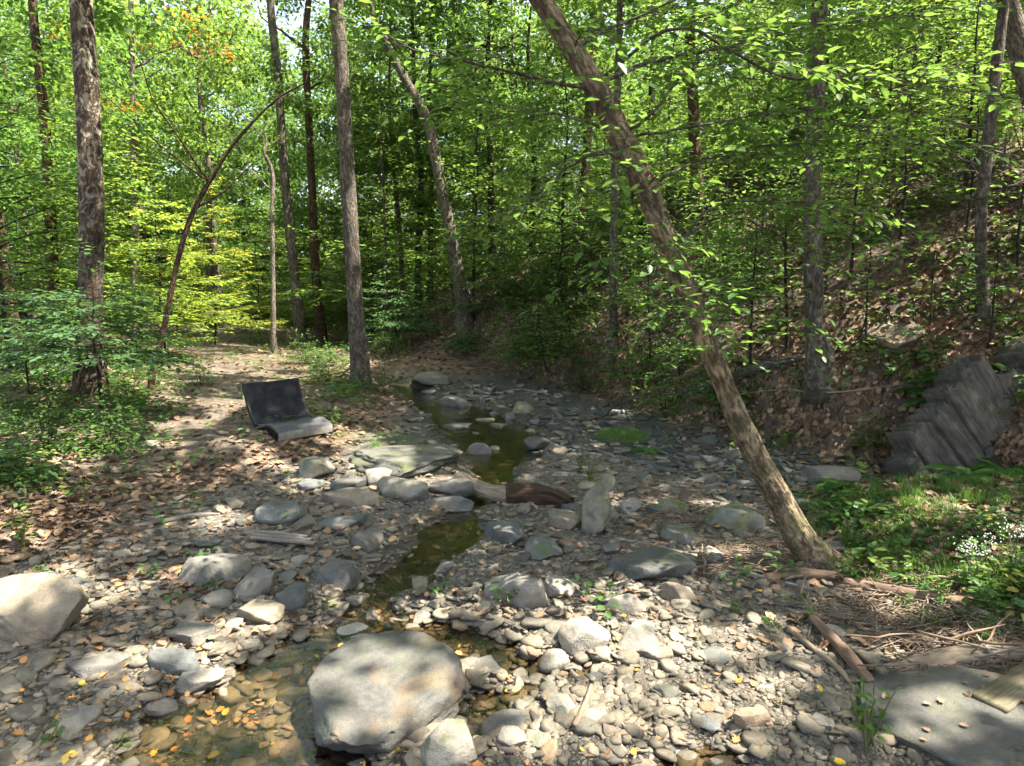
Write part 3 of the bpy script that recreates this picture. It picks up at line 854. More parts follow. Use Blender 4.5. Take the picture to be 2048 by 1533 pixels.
for (k, side), rows in by.items():
    rows.sort(key=lambda q_: q_[0])
    for i, (_d, rec) in enumerate(rows):
        shape = 'flat' if rec[6] < .25 else ('chunky' if rec[6] > .37 else 'low')
        tone = {'grey': 'grey', 'pale': 'pale', 'tan': 'tan', 'slate': 'slate grey', 'dark': 'dark', 'brown': 'brown'}[rec[4]]
        tag(rec[0], f"{shape} {tone} stone, {ORD[i]} out {side} {LANDMARKS[k][0]}", 'stone', 'loose stones of the stream bed')

# ------------------------------------------------------------------ scattering what nobody could count
_gn_cache = {}
def scatter(name, P, rot, scl, ind, protos, label, cat):
    me = bpy.data.meshes.new(name)
    P = np.asarray(P, np.float32); n = len(P)
    me.vertices.add(n); me.vertices.foreach_set('co', P.ravel())
    for nm, arr in (('rot', rot), ('scl', scl)):
        a = me.attributes.new(nm, 'FLOAT_VECTOR', 'POINT'); a.data.foreach_set('vector', np.asarray(arr, np.float32).ravel())
    a = me.attributes.new('ind', 'INT', 'POINT'); a.data.foreach_set('value', np.asarray(ind, np.int32))
    col = bpy.data.collections.new(name + '_kinds')
    for k, p in enumerate(protos):
        ob = bpy.data.objects.new(f'{name}_kind_{k:02d}', p); col.objects.link(ob)
    ng = bpy.data.node_groups.new(name, 'GeometryNodeTree')
    ng.interface.new_socket('Geometry', in_out='INPUT', socket_type='NodeSocketGeometry')
    ng.interface.new_socket('Geometry', in_out='OUTPUT', socket_type='NodeSocketGeometry')
    nd = ng.nodes
    gi, go = nd.new('NodeGroupInput'), nd.new('NodeGroupOutput')
    ip = nd.new('GeometryNodeInstanceOnPoints'); ci = nd.new('GeometryNodeCollectionInfo')
    ci.inputs['Collection'].default_value = col; ci.inputs['Separate Children'].default_value = True; ci.inputs['Reset Children'].default_value = True
    m2p = nd.new('GeometryNodeMeshToPoints')
    def na(nm, t):
        a_ = nd.new('GeometryNodeInputNamedAttribute'); a_.data_type = t; a_.inputs['Name'].default_value = nm
        return a_.outputs['Attribute']
    e2r = nd.new('FunctionNodeEulerToRotation')
    L = ng.links.new
    L(gi.outputs[0], m2p.inputs['Mesh']); L(m2p.outputs[0], ip.inputs['Points']); L(ci.outputs[0], ip.inputs['Instance'])
    ip.inputs['Pick Instance'].default_value = True
    L(na('ind', 'INT'), ip.inputs['Instance Index'])
    L(na('rot', 'FLOAT_VECTOR'), e2r.inputs[0]); L(e2r.outputs[0], ip.inputs['Rotation'])
    L(na('scl', 'FLOAT_VECTOR'), ip.inputs['Scale'])
    L(ip.outputs[0], go.inputs[0])
    o = put(name, me)
    md = o.modifiers.new('scatter', 'NODES'); md.node_group = ng
    return tag(o, label, cat, None, 'stuff')

def view_points(n, pyl, pyh, pxl=-120, pxh=2168, r=None, power=1.0, xmax=None):
    """random ground points spread evenly over the photograph's ground, by solving on a grid of the ground"""
    u = r.uniform(pxl, pxh, n); v = pyl + (pyh - pyl) * r.random(n) ** power
    d = np.stack([(u - 1024) / F, math.cos(PITCH) + (766.5 - v) / F * math.sin(PITCH), -math.sin(PITCH) + (766.5 - v) / F * math.cos(PITCH)], -1)
    t = np.full(n, 1.5); done = np.zeros(n, bool)
    for k in range(260):
        P = CAM[None] + d * t[:, None]
        gap = P[:, 2] - H(P[:, 0], P[:, 1])
        done |= gap < .01
        t = np.where(done, t, t + np.maximum(gap * .55, .012))
        if k % 20 == 19 and done.all(): break
    P = CAM[None] + d * t[:, None]
    ok = t < 45
    P = P[ok]; P[:, 2] = H(P[:, 0], P[:, 1])
    return P

rs = np.random.default_rng(5)
PEB = []
for q in range(10):
    V = rock_verts(1500 + q, 2 if q < 5 else 1, 6, (.7, .5, .3, .6, .4)[q % 5], .05, .08)
    V = V * np.array([1, (.7, .85, .95, .6, .8)[q % 5], (.22, .32, .45, .18, .36)[q % 5]])
    V[:, 2] -= .08
    PEB.append(mesh_from('pebble', V, ICO[2 if q < 5 else 1][1], [M['pebble']], None, q < 2))
P = view_points(52000, 760, 1560, r=rs, power=1.05)
zz = zones(P[:, 0], P[:, 1]); cd = chan_dist(P[:, 0], P[:, 1])
keep = (rs.random(len(P)) < zz[0] ** 1.5 * np.where(cd < -.05, .22, 1.0)) & (hill_s(P[:, 0], P[:, 1]) < .5)
bare = f2(P[:, 0], P[:, 1], .9, 2, 61)
keep &= rs.random(len(P)) < .72 + 1.9 * bare
P = P[keep]; n = len(P)
sz = (.010 + .050 * rs.random(n) ** 3.4) * (1 + .075 * np.clip(P[:, 1] - 3.5, 0, 12))
coarse = rs.random(n) < .10
sz = np.where(coarse, sz * 1.6, sz)
scl = np.stack([sz] * 3, -1) * rs.uniform(.8, 1.2, (n, 3))
rot = np.stack([rs.normal(0, .22, n), rs.normal(0, .22, n), rs.uniform(0, 6.28, n)], -1)
sw = rs.random(n) < slate_w(P[:, 0], P[:, 1]) * 1.15
CHIP = []
for q in range(8):
    V = rock_verts(1700 + q, 2, 10, .8, .04, .02) * np.array([1, (.55, .75, .9, .65)[q % 4], (.14, .2, .26, .17)[q % 4]]); V[:, 2] -= .04
    CHIP.append(mesh_from('chip', V, ICO[2][1], [M['slate_chip']], None, False))
m = ~sw
scatter('gravel', P[m], rot[m], scl[m], rs.integers(0, 10, m.sum()), PEB, 'grey and tan gravel and pebbles strewn over the stream bed', 'gravel')
scatter('slate_gravel', P[sw], rot[sw] * [1.6, 1.6, 1], scl[sw] * rs.uniform(1.2, 2.6, (sw.sum(), 1)), rs.integers(0, 8, sw.sum()), CHIP, 'dark slate shards covering the bed below the wooded bank', 'gravel')

SHARD = []
for q in range(10):
    V = rock_verts(1900 + q, 2, 12, .8, .04, .02) * np.array([1, (.5, .7, .85, .6, .95)[q % 5], (.13, .2, .28, .16, .24)[q % 5]]); V[:, 2] -= .05
    SHARD.append(mesh_from('shard', V, ICO[2][1], [M['pebble']], None, False))
P = view_points(7000, 780, 1560, r=rs, power=.9)
zz = zones(P[:, 0], P[:, 1]); cd = chan_dist(P[:, 0], P[:, 1])
keep = (rs.random(len(P)) < zz[0] ** 2 * np.where(cd < -.1, .7, 1.0) * (.35 + .9 * (f2(P[:, 0], P[:, 1], 1.1, 2, 67) > -.02))) & (hill_s(P[:, 0], P[:, 1]) < .2)
P = P[keep]; n = len(P)
sz = (.045 + .10 * rs.random(n) ** 2.2) * (1 + .05 * np.clip(P[:, 1] - 3.5, 0, 10))
P[:, 2] += .006
scatter('stone_shards', P, np.stack([rs.normal(0, .20, n), rs.normal(0, .20, n), rs.uniform(0, 6.28, n)], -1), np.stack([sz] * 3, -1) * rs.uniform(.8, 1.2, (n, 3)), rs.integers(0, 10, n), SHARD, 'flat angular stone shards lying all over the stream bed', 'stones')
# ------------------------------------------------------------------ leaves and branches
class Leaves:
    def __init__(s): s.p = []; s.d = []; s.n = []; s.L = []
    def add(s, p, d, n, L): s.p.append(p); s.d.append(d); s.n.append(n); s.L.append(L)
    def arrays(s): return np.array(s.p), np.array(s.d), np.array(s.n), np.array(s.L)

def unit(v): return v / (np.linalg.norm(v, axis=-1, keepdims=True) + 1e-9)

def leaf_mesh(name, p, d, n, L, material, wr=.55, fine=False, tone=None, r=None):
    r = r or np.random.default_rng(3)
    d = unit(d); n = unit(n - (n * d).sum(-1, keepdims=True) * d); s = np.cross(n, d)
    L = L[:, None]
    m = len(p)
    if fine:
        pts = [(0, 0, 0), (.28, -.42, .05), (.68, -.36, .03), (1, 0, -.10), (.68, .36, .03), (.28, .42, .05)]
        V = np.stack([p + L * (a * d + b * wr * s + c * n) for a, b, c in pts], 1)
        base = np.arange(m)[:, None] * 6
        Fc = np.concatenate([base + np.array([[0, 1, 2, 3]]), base + np.array([[0, 3, 4, 5]])])
        kk = 6
    else:
        pts = [(0, 0, 0), (.45, -.5, .07), (1, 0, -.08), (.45, .5, .07)]
        V = np.stack([p + L * (a * d + b * wr * s + c * n) for a, b, c in pts], 1)
        Fc = np.arange(m * 4).reshape(m, 4)
        kk = 4
    if tone is None: tone = np.clip(r.normal(.45, .22, m), 0, 1)
    return mesh_from(name, V.reshape(-1, 3), Fc, [material], {'tone': np.repeat(tone, kk)}, False)

def branch(P0, dirv, length, rad, droop, r, leafL, wood, lv, twig_gap=.085, leaf_gap=.05, sides=5, flat_=.18):
    """one leafy branch: a bending stem, side twigs in a layered spray, leaves alternating along them"""
    dirv = unit(np.asarray(dirv, float))
    k = 7
    t = np.linspace(0, 1, k)
    side = unit(np.cross(dirv, [0, 0, 1.0]))
    bend = r.normal(0, .12)
    P = np.asarray(P0)[None] + dirv[None] * (t * length)[:, None] + side[None] * (bend * t ** 2 * length)[:, None]
    P[:, 2] += length * (-droop * t ** 2)
    P += r.normal(0, .012 * length, P.shape) * t[:, None]
    if wood is not None:
        V, fc, tc = tube(P, np.linspace(rad, rad * .22, k), sides, cap=False)
        wood.add(V, fc, tc)
    PP = resample(P, 40)
    nt = max(3, int(length / twig_gap))
    for i in range(nt + 1):
        u = .18 + .82 * i / nt
        q = PP[min(int(u * 39), 39)]
        q2 = PP[min(int(u * 39) + 1, 39)] if u < .98 else q + (PP[39] - PP[36])
        td = unit(q2 - q + 1e-6)
        sg = 1 if i % 2 else -1
        sd = unit(np.cross(td, [0, 0, 1.0]))
        if i == nt: tw = td; tl = .16 * length + .08
        else:
            a = R(r.uniform(40, 65)); tw = unit(td * math.cos(a) + sd * sg * math.sin(a) + np.array([0, 0, r.normal(0, flat_)]))
            tl = (.55 * (1 - u) + .16) * length * r.uniform(.7, 1.2)
        m = max(2, int(tl / leaf_gap))
        if wood is not None and tl > .12 and twig_gap < .13:
            V, fc, tc = tube(np.stack([q, q + tw * tl * .5 + [0, 0, .01], q + tw * tl]), np.array([rad * .28, rad * .2, rad * .1]) + .0012, 3, cap=False)
            wood.add(V, fc, tc)
        for j in range(m):
            v = (j + .6) / m
            lp = q + tw * tl * v + np.array([0, 0, -.05 * tl * v * v])
            s2 = 1 if j % 2 else -1
            w2 = unit(np.cross(tw, [0, 0, 1.0]))
            ld = unit(tw * .75 + w2 * s2 * r.uniform(.5, 1.1) + np.array([0, 0, r.normal(-.12, .22)]))
            nn = np.array([r.normal(0, .22), r.normal(0, .22), 1.0])
            lv.add(lp, ld, nn, leafL * r.uniform(.45, 1.25))
    return P[-1]

def stem_path(base, top, r, wob=.05, k=8):
    t = np.linspace(0, 1, k)[:, None]
    P = np.asarray(base)[None] * (1 - t) + np.asarray(top)[None] * t
    h = np.linalg.norm(np.asarray(top) - base)
    P[1:-1] += np.cumsum(r.normal(0, wob * h / k, (k - 2, 3)) * [1, 1, .2], axis=0)
    return P

def sapling_parts(h, nb, bl, leafL, r, rad=.02, low=.25, droop=.15, lean=(0, 0), twig_gap=.085, leaf_gap=.05, azim=None, rise=.25):
    wood, lv = MB(), Leaves()
    P = stem_path(np.array([0, 0, -.08]), np.array([lean[0], lean[1], h]), r)
    V, fc, tc = tube(resample(P, 16), np.linspace(rad, rad * .25, 16), 7, cap=False); wood.add(V, fc, tc)
    PP = resample(P, 60)
    az = r.uniform(0, 6.28)
    for i in range(nb):
        u = low + (1 - low) * (i + r.uniform(0, .8)) / nb
        u = min(u, .99)
        q = PP[int(u * 59)]
        az += 2.4 + r.normal(0, .4)
        a = az if azim is None else r.uniform(*azim)
        L = bl * (1.15 - .75 * u) * r.uniform(.75, 1.2)
        branch(q, (math.cos(a), math.sin(a), rise + r.normal(0, .12)), L, max(rad * .38 * (1.1 - u * .6), .003), droop, r, leafL, wood, lv, twig_gap, leaf_gap)
    branch(PP[-1], (r.normal(0, .3), r.normal(0, .3), 1), bl * .4, rad * .25, .1, r, leafL, wood, lv, twig_gap, leaf_gap)
    return wood, lv

VEG = 0
def plant(name, loc, h, nb, bl, leafL, label, cat, seed, leafmat='leaf_near', bark='bark_dark', fine=True, color=(1, 1, 1, 1), rad=.02, group=None, wr=.55, stems=1, rot=0, scale=1, tone=None, thin=0, **kw):
    """a sapling or shrub: stem and foliage"""
    r = np.random.default_rng(seed)
    root = empty(name, loc)
    root.rotation_euler = (0, 0, rot)
    root.scale = (scale,) * 3
    tag(root, label, cat, group)
    for k in range(stems):
        kw2 = dict(kw)
        if stems > 1:
            a = 6.28 * k / stems + r.uniform(-.4, .4); kw2['lean'] = (.35 * h * math.cos(a), .35 * h * math.sin(a))
        w, lv = sapling_parts(h * r.uniform(.8, 1.05) if stems > 1 else h, nb, bl, leafL, r, rad=rad, **kw2)
        put('stem', w.mesh('stem', M[bark]), root)
        p, d, n, L = lv.arrays()
        if thin:
            ca_, sa_ = math.cos(rot), math.sin(rot)
            wp = np.stack([p[:, 0] * ca_ - p[:, 1] * sa_, p[:, 0] * sa_ + p[:, 1] * ca_, p[:, 2]], -1) * scale + np.asarray(loc)[None]
            hp = ground_hit(wp)
            kk_ = ~(lit(hp[:, 0], hp[:, 1]) & (r.random(len(p)) < thin))
            p, d, n, L = p[kk_], d[kk_], n[kk_], L[kk_]
        tn = None if tone is None else np.clip(r.normal(tone, .2, len(p)), 0, 1)
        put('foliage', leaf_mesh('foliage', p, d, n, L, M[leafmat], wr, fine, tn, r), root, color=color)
    return root

def spray_cloud(centers, rad, per, leafL, r, thick=.16, droop=.12):
    """leaves of many flat layered sprays, all at once"""
    m = len(centers)
    a = r.uniform(0, 6.28, (m, per)); q = np.sqrt(r.random((m, per))) * (rad[:, None] if np.ndim(rad) else rad)
    off = np.stack([np.cos(a) * q, np.sin(a) * q, r.normal(0, thick, (m, per)) - droop * q * q], -1)
    p = (centers[:, None] + off).reshape(-1, 3)
    d = np.stack([np.cos(a), np.sin(a), np.full_like(a, -.25)], -1).reshape(-1, 3) + r.normal(0, .6, (m * per, 3)) * [1, 1, .6]
    n = np.stack([r.normal(0, .45, m * per), r.normal(0, .45, m * per), np.ones(m * per)], -1)
    L = leafL * r.uniform(.6, 1.2, m * per)
    tone = np.clip(np.repeat(r.normal(.45, .18, m), per) + r.normal(0, .14, m * per), 0, 1)
    return p, d, n, L, tone

# ------------------------------------------------------------------ prototypes of the further trees
def trunk_mesh(name, P, Rr, bark, limbs, r, sides=10, rings=26, bump=.10, ridges=.0):
    mb = MB()
    PP = resample(np.column_stack([P, Rr]), rings)
    V, fc, tc = tube(PP[:, :3], PP[:, 3], sides, bump, seed=int(r.integers(99)), ridges=ridges); mb.add(V, fc, tc)
    for (u, dirv, ln) in limbs:
        i = int(u * (rings - 1)); q = PP[i, :3]; rad = PP[i, 3] * .5
        dirv = unit(np.asarray(dirv, float))
        t = np.linspace(0, 1, 7)[:, None]
        L = q + dirv * ln * t + np.array([0, 0, .25 * ln]) * t ** 2 + r.normal(0, .04 * ln, (7, 3)) * t
        V, fc, tc = tube(L, np.linspace(rad, rad * .15, 7), 6, cap=False); mb.add(V, fc, tc)
    return mb.mesh(name, M[bark])

CROWN, UNDER = [], []
for q in range(5):
    r = np.random.default_rng(200 + q)
    nS = 120
    hz = r.uniform(5.5, 17, nS) if q < 3 else r.uniform(3.5, 14, nS)
    rm = 3.9 * np.sin(np.clip((hz - hz.min() + 1.2) / (hz.max() - hz.min() + 2.0), .05, .97) * math.pi) ** .6
    az = r.uniform(0, 6.28, nS); rr_ = rm * np.sqrt(r.uniform(.08, 1, nS))
    cen = np.stack([np.cos(az) * rr_, np.sin(az) * rr_, hz - .05 * rr_], -1)
    p, d, n, L, tone = spray_cloud(cen, r.uniform(.4, .95, nS), 105, .18, r, .10)
    CROWN.append(leaf_mesh('crown', p, d, n, L, M['leaf'], .62, False, tone, r))
for q in range(5):
    r = np.random.default_rng(300 + q)
    h = 5.2 + .5 * q
    w, lv = sapling_parts(h, 52, 2.3, .15, r, rad=.05, low=.12, droop=.14, twig_gap=.16, leaf_gap=.085)
    p, d, n, L = lv.arrays()
    tone = np.clip(r.normal(.5, .2, len(p)), 0, 1)
    UNDER.append((w.mesh('trunk', M['bark_dark' if q % 2 else 'bark_grey']), leaf_mesh('crown', p, d, n, L, M['leaf'], .6, False, tone, r)))
TRUNK = []
for q in range(5):
    r = np.random.default_rng(400 + q)
    P = stem_path(np.array([0, 0, -.4]), np.array([r.normal(0, .7), r.normal(0, .5), 17.5]), r, .03, 9)
    Rr = np.linspace(.20, .05, 9); Rr[0] = .27
    limbs = [(u, (math.cos(a), math.sin(a), .7), r.uniform(2, 3.6)) for u, a in zip(r.uniform(.32, .92, 9), r.uniform(0, 6.28, 9))]
    TRUNK.append(trunk_mesh('trunk', P, Rr, ['bark_grey', 'bark_dark', 'bark_brown', 'bark_grey', 'bark_dark'][q], limbs, r))

def hue(r, warm=0.0):
    a = r.uniform(-.22, .18) + warm
    v = r.uniform(.62, 1.2)
    return (v * (1 + .9 * max(a, 0) + .25 * min(a, 0)), v, v * (1 - .3 * a), 1)

FAR = []
def far_tree(name, x, y, kind, r, label, group, scale=None, warm=0):
    root = empty(name, (x, y, h1(x, y) - .05))
    root.rotation_euler = (0, 0, r.uniform(0, 6.28))
    s = scale or (r.uniform(.72, .98) if kind == 'tall' else r.uniform(.8, 1.2))
    root.scale = (s, s, s * r.uniform(.92, 1.1))
    tag(root, label, 'tree', group)
    FAR.append((root, kind, x, y))
    c = hue(r, warm)
    if kind == 'tall':
        put('trunk', TRUNK[int(r.integers(5))], root)
        put('crown', CROWN[int(r.integers(5))], root, color=c)
    else:
        a, b = UNDER[int(r.integers(5))]
        put('trunk', a, root); put('crown', b, root, color=c)
    return root

# ------------------------------------------------------------------ the trees one knows again
TREES = []     # (object, x, y) that can carry the high canopy

def photo_tree(name, path, widths, bark, label, seed, Y=None, top=15.5, group=None, limbs=6, crown=None, sides=14, rings=40, ridges=.0, dy=None, crown_color=None, flare=1.35, crown_at=None, bump=.10):
    """a trunk that follows a line of the photograph at its own distance, with limbs and a crown above"""
    r = np.random.default_rng(seed)
    g = G(*path[0])
    Yb = g[1] if Y is None else Y
    dy = dy or [0] * len(path)
    P = [at(a, b, Yb + e) for (a, b), e in zip(path, dy)]
    Rr = [w * .5 * (Yb + e) / F for w, e in zip(widths, dy)]
    gz_ = h1(P[0][0], P[0][1])
    P[0][2] = min(P[0][2], gz_)
    base = P[0].copy()
    Rr[0] *= flare
    P.insert(0, base - [0, 0, .3]); Rr.insert(0, Rr[0] * 1.1)
    last = P[-1]; dr = unit(P[-1] - P[-2]) * .6 + np.array([0, 0, .4])
    if last[2] < top:
        k = 4; step = (top - last[2]) / k / max(dr[2], .3)
        for j in range(k):
            P.append(P[-1] + dr * step + r.normal(0, .12, 3) * [1, 1, 0]); Rr.append(Rr[-1] * .74)
            dr = unit(dr + [0, 0, .25])
    P = np.array(P) - base; Rr = np.array(Rr)
    root = empty(name, base); tag(root, label, 'tree', group)
    lim = [(u, (math.cos(a), math.sin(a), .6), r.uniform(1.2, 2.8)) for u, a in zip(r.uniform(.5, .95, limbs), r.uniform(0, 6.28, limbs))]
    put('trunk', trunk_mesh('trunk', P, Rr, bark, lim, r, sides, rings, bump, ridges), root)
    if crown is not None:
        c = put('crown', CROWN[crown], root, (P[-1][0] * .6, P[-1][1] * .6, 0), (0, 0, r.uniform(0, 6.28)), (.8, .8, (top + 1) / 17.0), crown_color or hue(r))
    TREES.append((root, base[0] + P[-3][0], base[1] + P[-3][1], crown is not None))
    return root

PT = photo_tree
PT('sycamore_tree', [(182, 792), (181, 640), (183, 430), (178, 250), (168, 90), (160, -40)], [50, 47, 44, 42, 40, 38], 'bark_syc', 'tall sycamore with peeling mottled bark behind the dark leaved sapling', 1, top=17, crown=0, rings=60, sides=20)
PT('curved_tree', [(302, 792), (332, 640), (356, 520), (388, 420), (428, 348), (446, 318), (484, 268), (510, 240), (552, 200), (640, 152)], [13, 11, 10, 10, 8, 7, 6, 5, 4, 2], 'bark_brown', 'thin dark tree slanting to the right over the path', 2, top=4.9, limbs=4, flare=1.2, bump=.35)
PT('slender_tree', [(602, 692), (590, 560), (576, 430), (564, 280), (556, 150), (540, -20)], [20, 19, 18, 16, 15, 14], 'bark_grey', 'slender grey tree with sunlit bark patches beyond the lounge chair', 3, top=16)
PT('straight_tree', [(722, 772), (710, 600), (700, 430), (692, 300), (684, 150), (670, -20)], [33, 31, 30, 28, 27, 26], 'bark_grey', 'straight grey tree standing in undergrowth where the stream disappears', 4, top=16.5, rings=60, sides=18)
PT('pale_stem_tree', [(548, 702), (546, 560), (544, 430), (540, 330)], [10, 9, 8, 7], 'bark_pale', 'thinnest pale stem, just left of the slender grey tree', 5, top=7, limbs=4)
PT('red_trunk_tree', [(642, 642), (630, 520), (626, 420), (618, 250), (612, 60)], [20, 17, 16, 14, 13], 'bark_brown', 'reddish brown trunk far behind the lounge chair', 6, Y=23, top=17, crown=3)
PT('hollow_tree', [(932, 612), (912, 520), (890, 410), (872, 320), (856, 245), (800, 140), (745, 20)], [32, 25, 22, 21, 20, 15, 10], 'bark_grey', 'grey tree leaning left from the crest above the stream, forked halfway', 7, Y=19, top=15, rings=60)
PT('dark_pair_tree', [(836, 592), (838, 480), (842, 360)], [14, 13, 12], 'bark_dark', 'dark trunk, left one of a close pair behind the stream head', 8, Y=23, top=15, crown=2)
PT('dark_pair_tree', [(860, 588), (861, 480), (862, 360)], [12, 11, 10], 'bark_brown', 'dark trunk, right one of a close pair behind the stream head', 9, Y=24, top=15, crown=3)
PT('backlit_tree', [(808, 602), (802, 520), (796, 420)], [11, 10, 9], 'bark_grey', 'thin backlit trunk left of the close dark pair', 10, Y=25, top=14, crown=4)
PT('bank_tree', [(1228, 712), (1226, 560), (1229, 430), (1230, 310), (1236, 150), (1240, 0)], [17, 16, 15, 14, 13, 11], 'bark_grey', 'thin grey tree on the bank seen just left of the leaning trunk', 11, top=15, flare=1.2)
PT('ridge_tree', [(1406, 600), (1402, 460), (1392, 330), (1386, 200), (1380, 40)], [26, 24, 23, 21, 19], 'bark_brown', 'brown tree on the ridge just right of the leaning trunk', 13, Y=15, top=16)
PT('plumb_tree', [(1642, 758), (1630, 640), (1626, 520), (1624, 400), (1630, 260), (1636, 120), (1640, -20)], [46, 36, 34, 33, 31, 29, 27], 'bark_grey', 'straight grey tree with flared foot on the leafy bank', 14, top=15.5, rings=70, sides=20, ridges=.06)
PT('snag_tree', [(1970, 642), (1962, 520), (1962, 430), (1975, 300), (1992, 140), (2010, -10)], [20, 20, 21, 22, 20, 18], 'bark_grey', 'slim tree with bare dead side branches on the hillside', 15, top=14)
PT('edge_tree', [(2120, 420), (2080, 230), (2046, 120), (2020, 20), (1996, -90)], [46, 44, 40, 34, 30], 'bark_pale', 'thick pale trunk leaning out of the top corner of the hillside', 16, Y=9.5, top=14)
PT('hillside_tree', [(1918, 330), (1912, 240), (1906, 120), (1896, 0)], [22, 21, 19, 17], 'bark_dark', 'dark trunk high on the hill left of the slim dead branched tree', 17, Y=19, top=18, crown=4)
PT('hillside_tree', [(1858, 330), (1868, 230), (1876, 130)], [13, 12, 11], 'bark_dark', 'thinner dark trunk high on the hill, leaning right', 18, Y=20, top=17, crown=1)
PT('dark_edge_tree', [(106, 660), (104, 520), (98, 380), (90, 250), (72, 90)], [24, 22, 20, 18, 16], 'bark_brown', 'dark brown tree left of the sycamore, leafless low down', 19, Y=16, top=16, crown=3)
PT('sunlit_tree', [(268, 640), (270, 480), (267, 330), (265, 180), (262, 20)], [13, 12, 11, 10, 9], 'bark_pale', 'thin sunlit pale tree between the sycamore and the slanting dark tree', 20, Y=18, top=15, crown=0)
PT('ridge_sapling_tree', [(985, 560), (982, 420), (980, 300), (976, 120)], [14, 13, 12, 10], 'bark_dark', 'dark straight trunk on the crest above the shrubs of the bank', 21, Y=22, top=15, crown=4)
PT('ridge_sapling_tree', [(1063, 540), (1066, 420), (1068, 300)], [12, 11, 10], 'bark_dark', 'short gap between crest shrubs shows this thin dark trunk', 22, Y=24, top=14, crown=0)
PT('background_tree', [(424, 640), (420, 560), (418, 470)], [14, 13, 12], 'bark_grey', 'grey trunk standing over the far end of the sunlit path', 23, Y=26, top=15, crown=1)
PT('background_tree', [(1160, 500), (1170, 360), (1180, 200), (1188, 60)], [20, 18, 17, 15], 'bark_brown', 'dim brown trunk behind the upper part of the leaning tree', 24, Y=21, top=16, crown=2)

# dead side branches of the slim tree
root = [q[0] for q in TREES if q[0].name.startswith('snag_tree')][0]; r = np.random.default_rng(5)
Ys = root.location.y
for k, (pa, pb) in enumerate([((1966, 290), (1900, 300)), ((1968, 300), (2030, 270)), ((1966, 330), (1880, 250)), ((1963, 400), (1895, 395)), ((1972, 300), (2040, 310)), ((1975, 250), (1850, 230)), ((1972, 340), (2046, 250)), ((1963, 350), (1910, 345)), ((1984, 200), (1920, 160))]):
    a, b = at(*pa, Ys), at(*pb, Ys - .3 + .1 * k)
    t = np.linspace(0, 1, 7)[:, None]
    P = a * (1 - t) + b * t + np.cumsum(r.normal(0, .028, (7, 3)), 0) - np.array(root.location)
    V, fc, tc = tube(P, np.linspace(.016, .004, 7), 5); mb = MB().add(V, fc, tc)
    for j in range(3):
        q = P[2 + j]; e = q + r.normal(0, .16, 3) + [0, 0, .05]
        V, fc, tc = tube(np.stack([q, (q + e) / 2 + r.normal(0, .02, 3), e]), np.array([.007, .005, .002]), 4); mb.add(V, fc, tc)
    put('dead_branch', mb.mesh('dead_branch', M['bark_pale']), root)

# the leaning tree
LEAN_PX = [(1640, 1140, 84), (1600, 1075, 66), (1560, 1000, 56), (1500, 890, 50), (1430, 725, 45), (1382, 600, 45), (1340, 500, 46), (1290, 375, 49), (1240, 272, 50), (1190, 172, 47), (1145, 100, 44), (1082, 0, 42), (1040, -70, 40)]
g = G(1630, 1132)
LY = g[1]
LP = np.array([at(a, b, LY - .03 * i) for i, (a, b, w) in enumerate(LEAN_PX)])
LR = np.array([w * .43 * (LY - .03 * i) / F for i, (a, b, w) in enumerate(LEAN_PX)])
LP[0][2] = h1(LP[0][0], LP[0][1]) - .02
ext = [LP[-1]]
dr = unit(LP[-1] - LP[-3])
for j in range(6):
    dr = unit(dr + [0.02, .03, .10]); ext.append(ext[-1] + dr * 1.25)
LPX = np.concatenate([[LP[0] - [-.06, 0, .22]], LP, ext[1:]]); LRX = np.concatenate([[LR[0] * 1.2], LR, LR[-1] * np.linspace(.9, .3, 6)])
lean = empty('leaning_tree', LP[0]); tag(lean, 'leaning tree with furrowed tan bark, slanting from gravel across the whole view', 'tree')
base = LP[0].copy()
mb = MB(); Q = resample(np.column_stack([LPX - base, LRX]), 260)
V, fc, tc = tube(Q[:, :3], Q[:, 3], 48, .12, seed=4, ridges=.13); mb.add(V, fc, tc)
put('trunk', mb.mesh('trunk', M['bark_lean']), lean)
for k in range(4):
    a = [2.6, 3.6, .2, 5.0][k]
    t = np.linspace(0, 1, 7)[:, None]
    P = np.array([0, 0, .13]) + np.array([math.cos(a), math.sin(a), 0]) * t * .55 + np.array([0, 0, -.22]) * t ** .7
    V, fc, tc = tube(P, np.linspace(.085, .015, 7), 10, .2); put('root', MB().add(V, fc, tc).mesh('root', M['bark_lean']), lean)
r = np.random.default_rng(31)
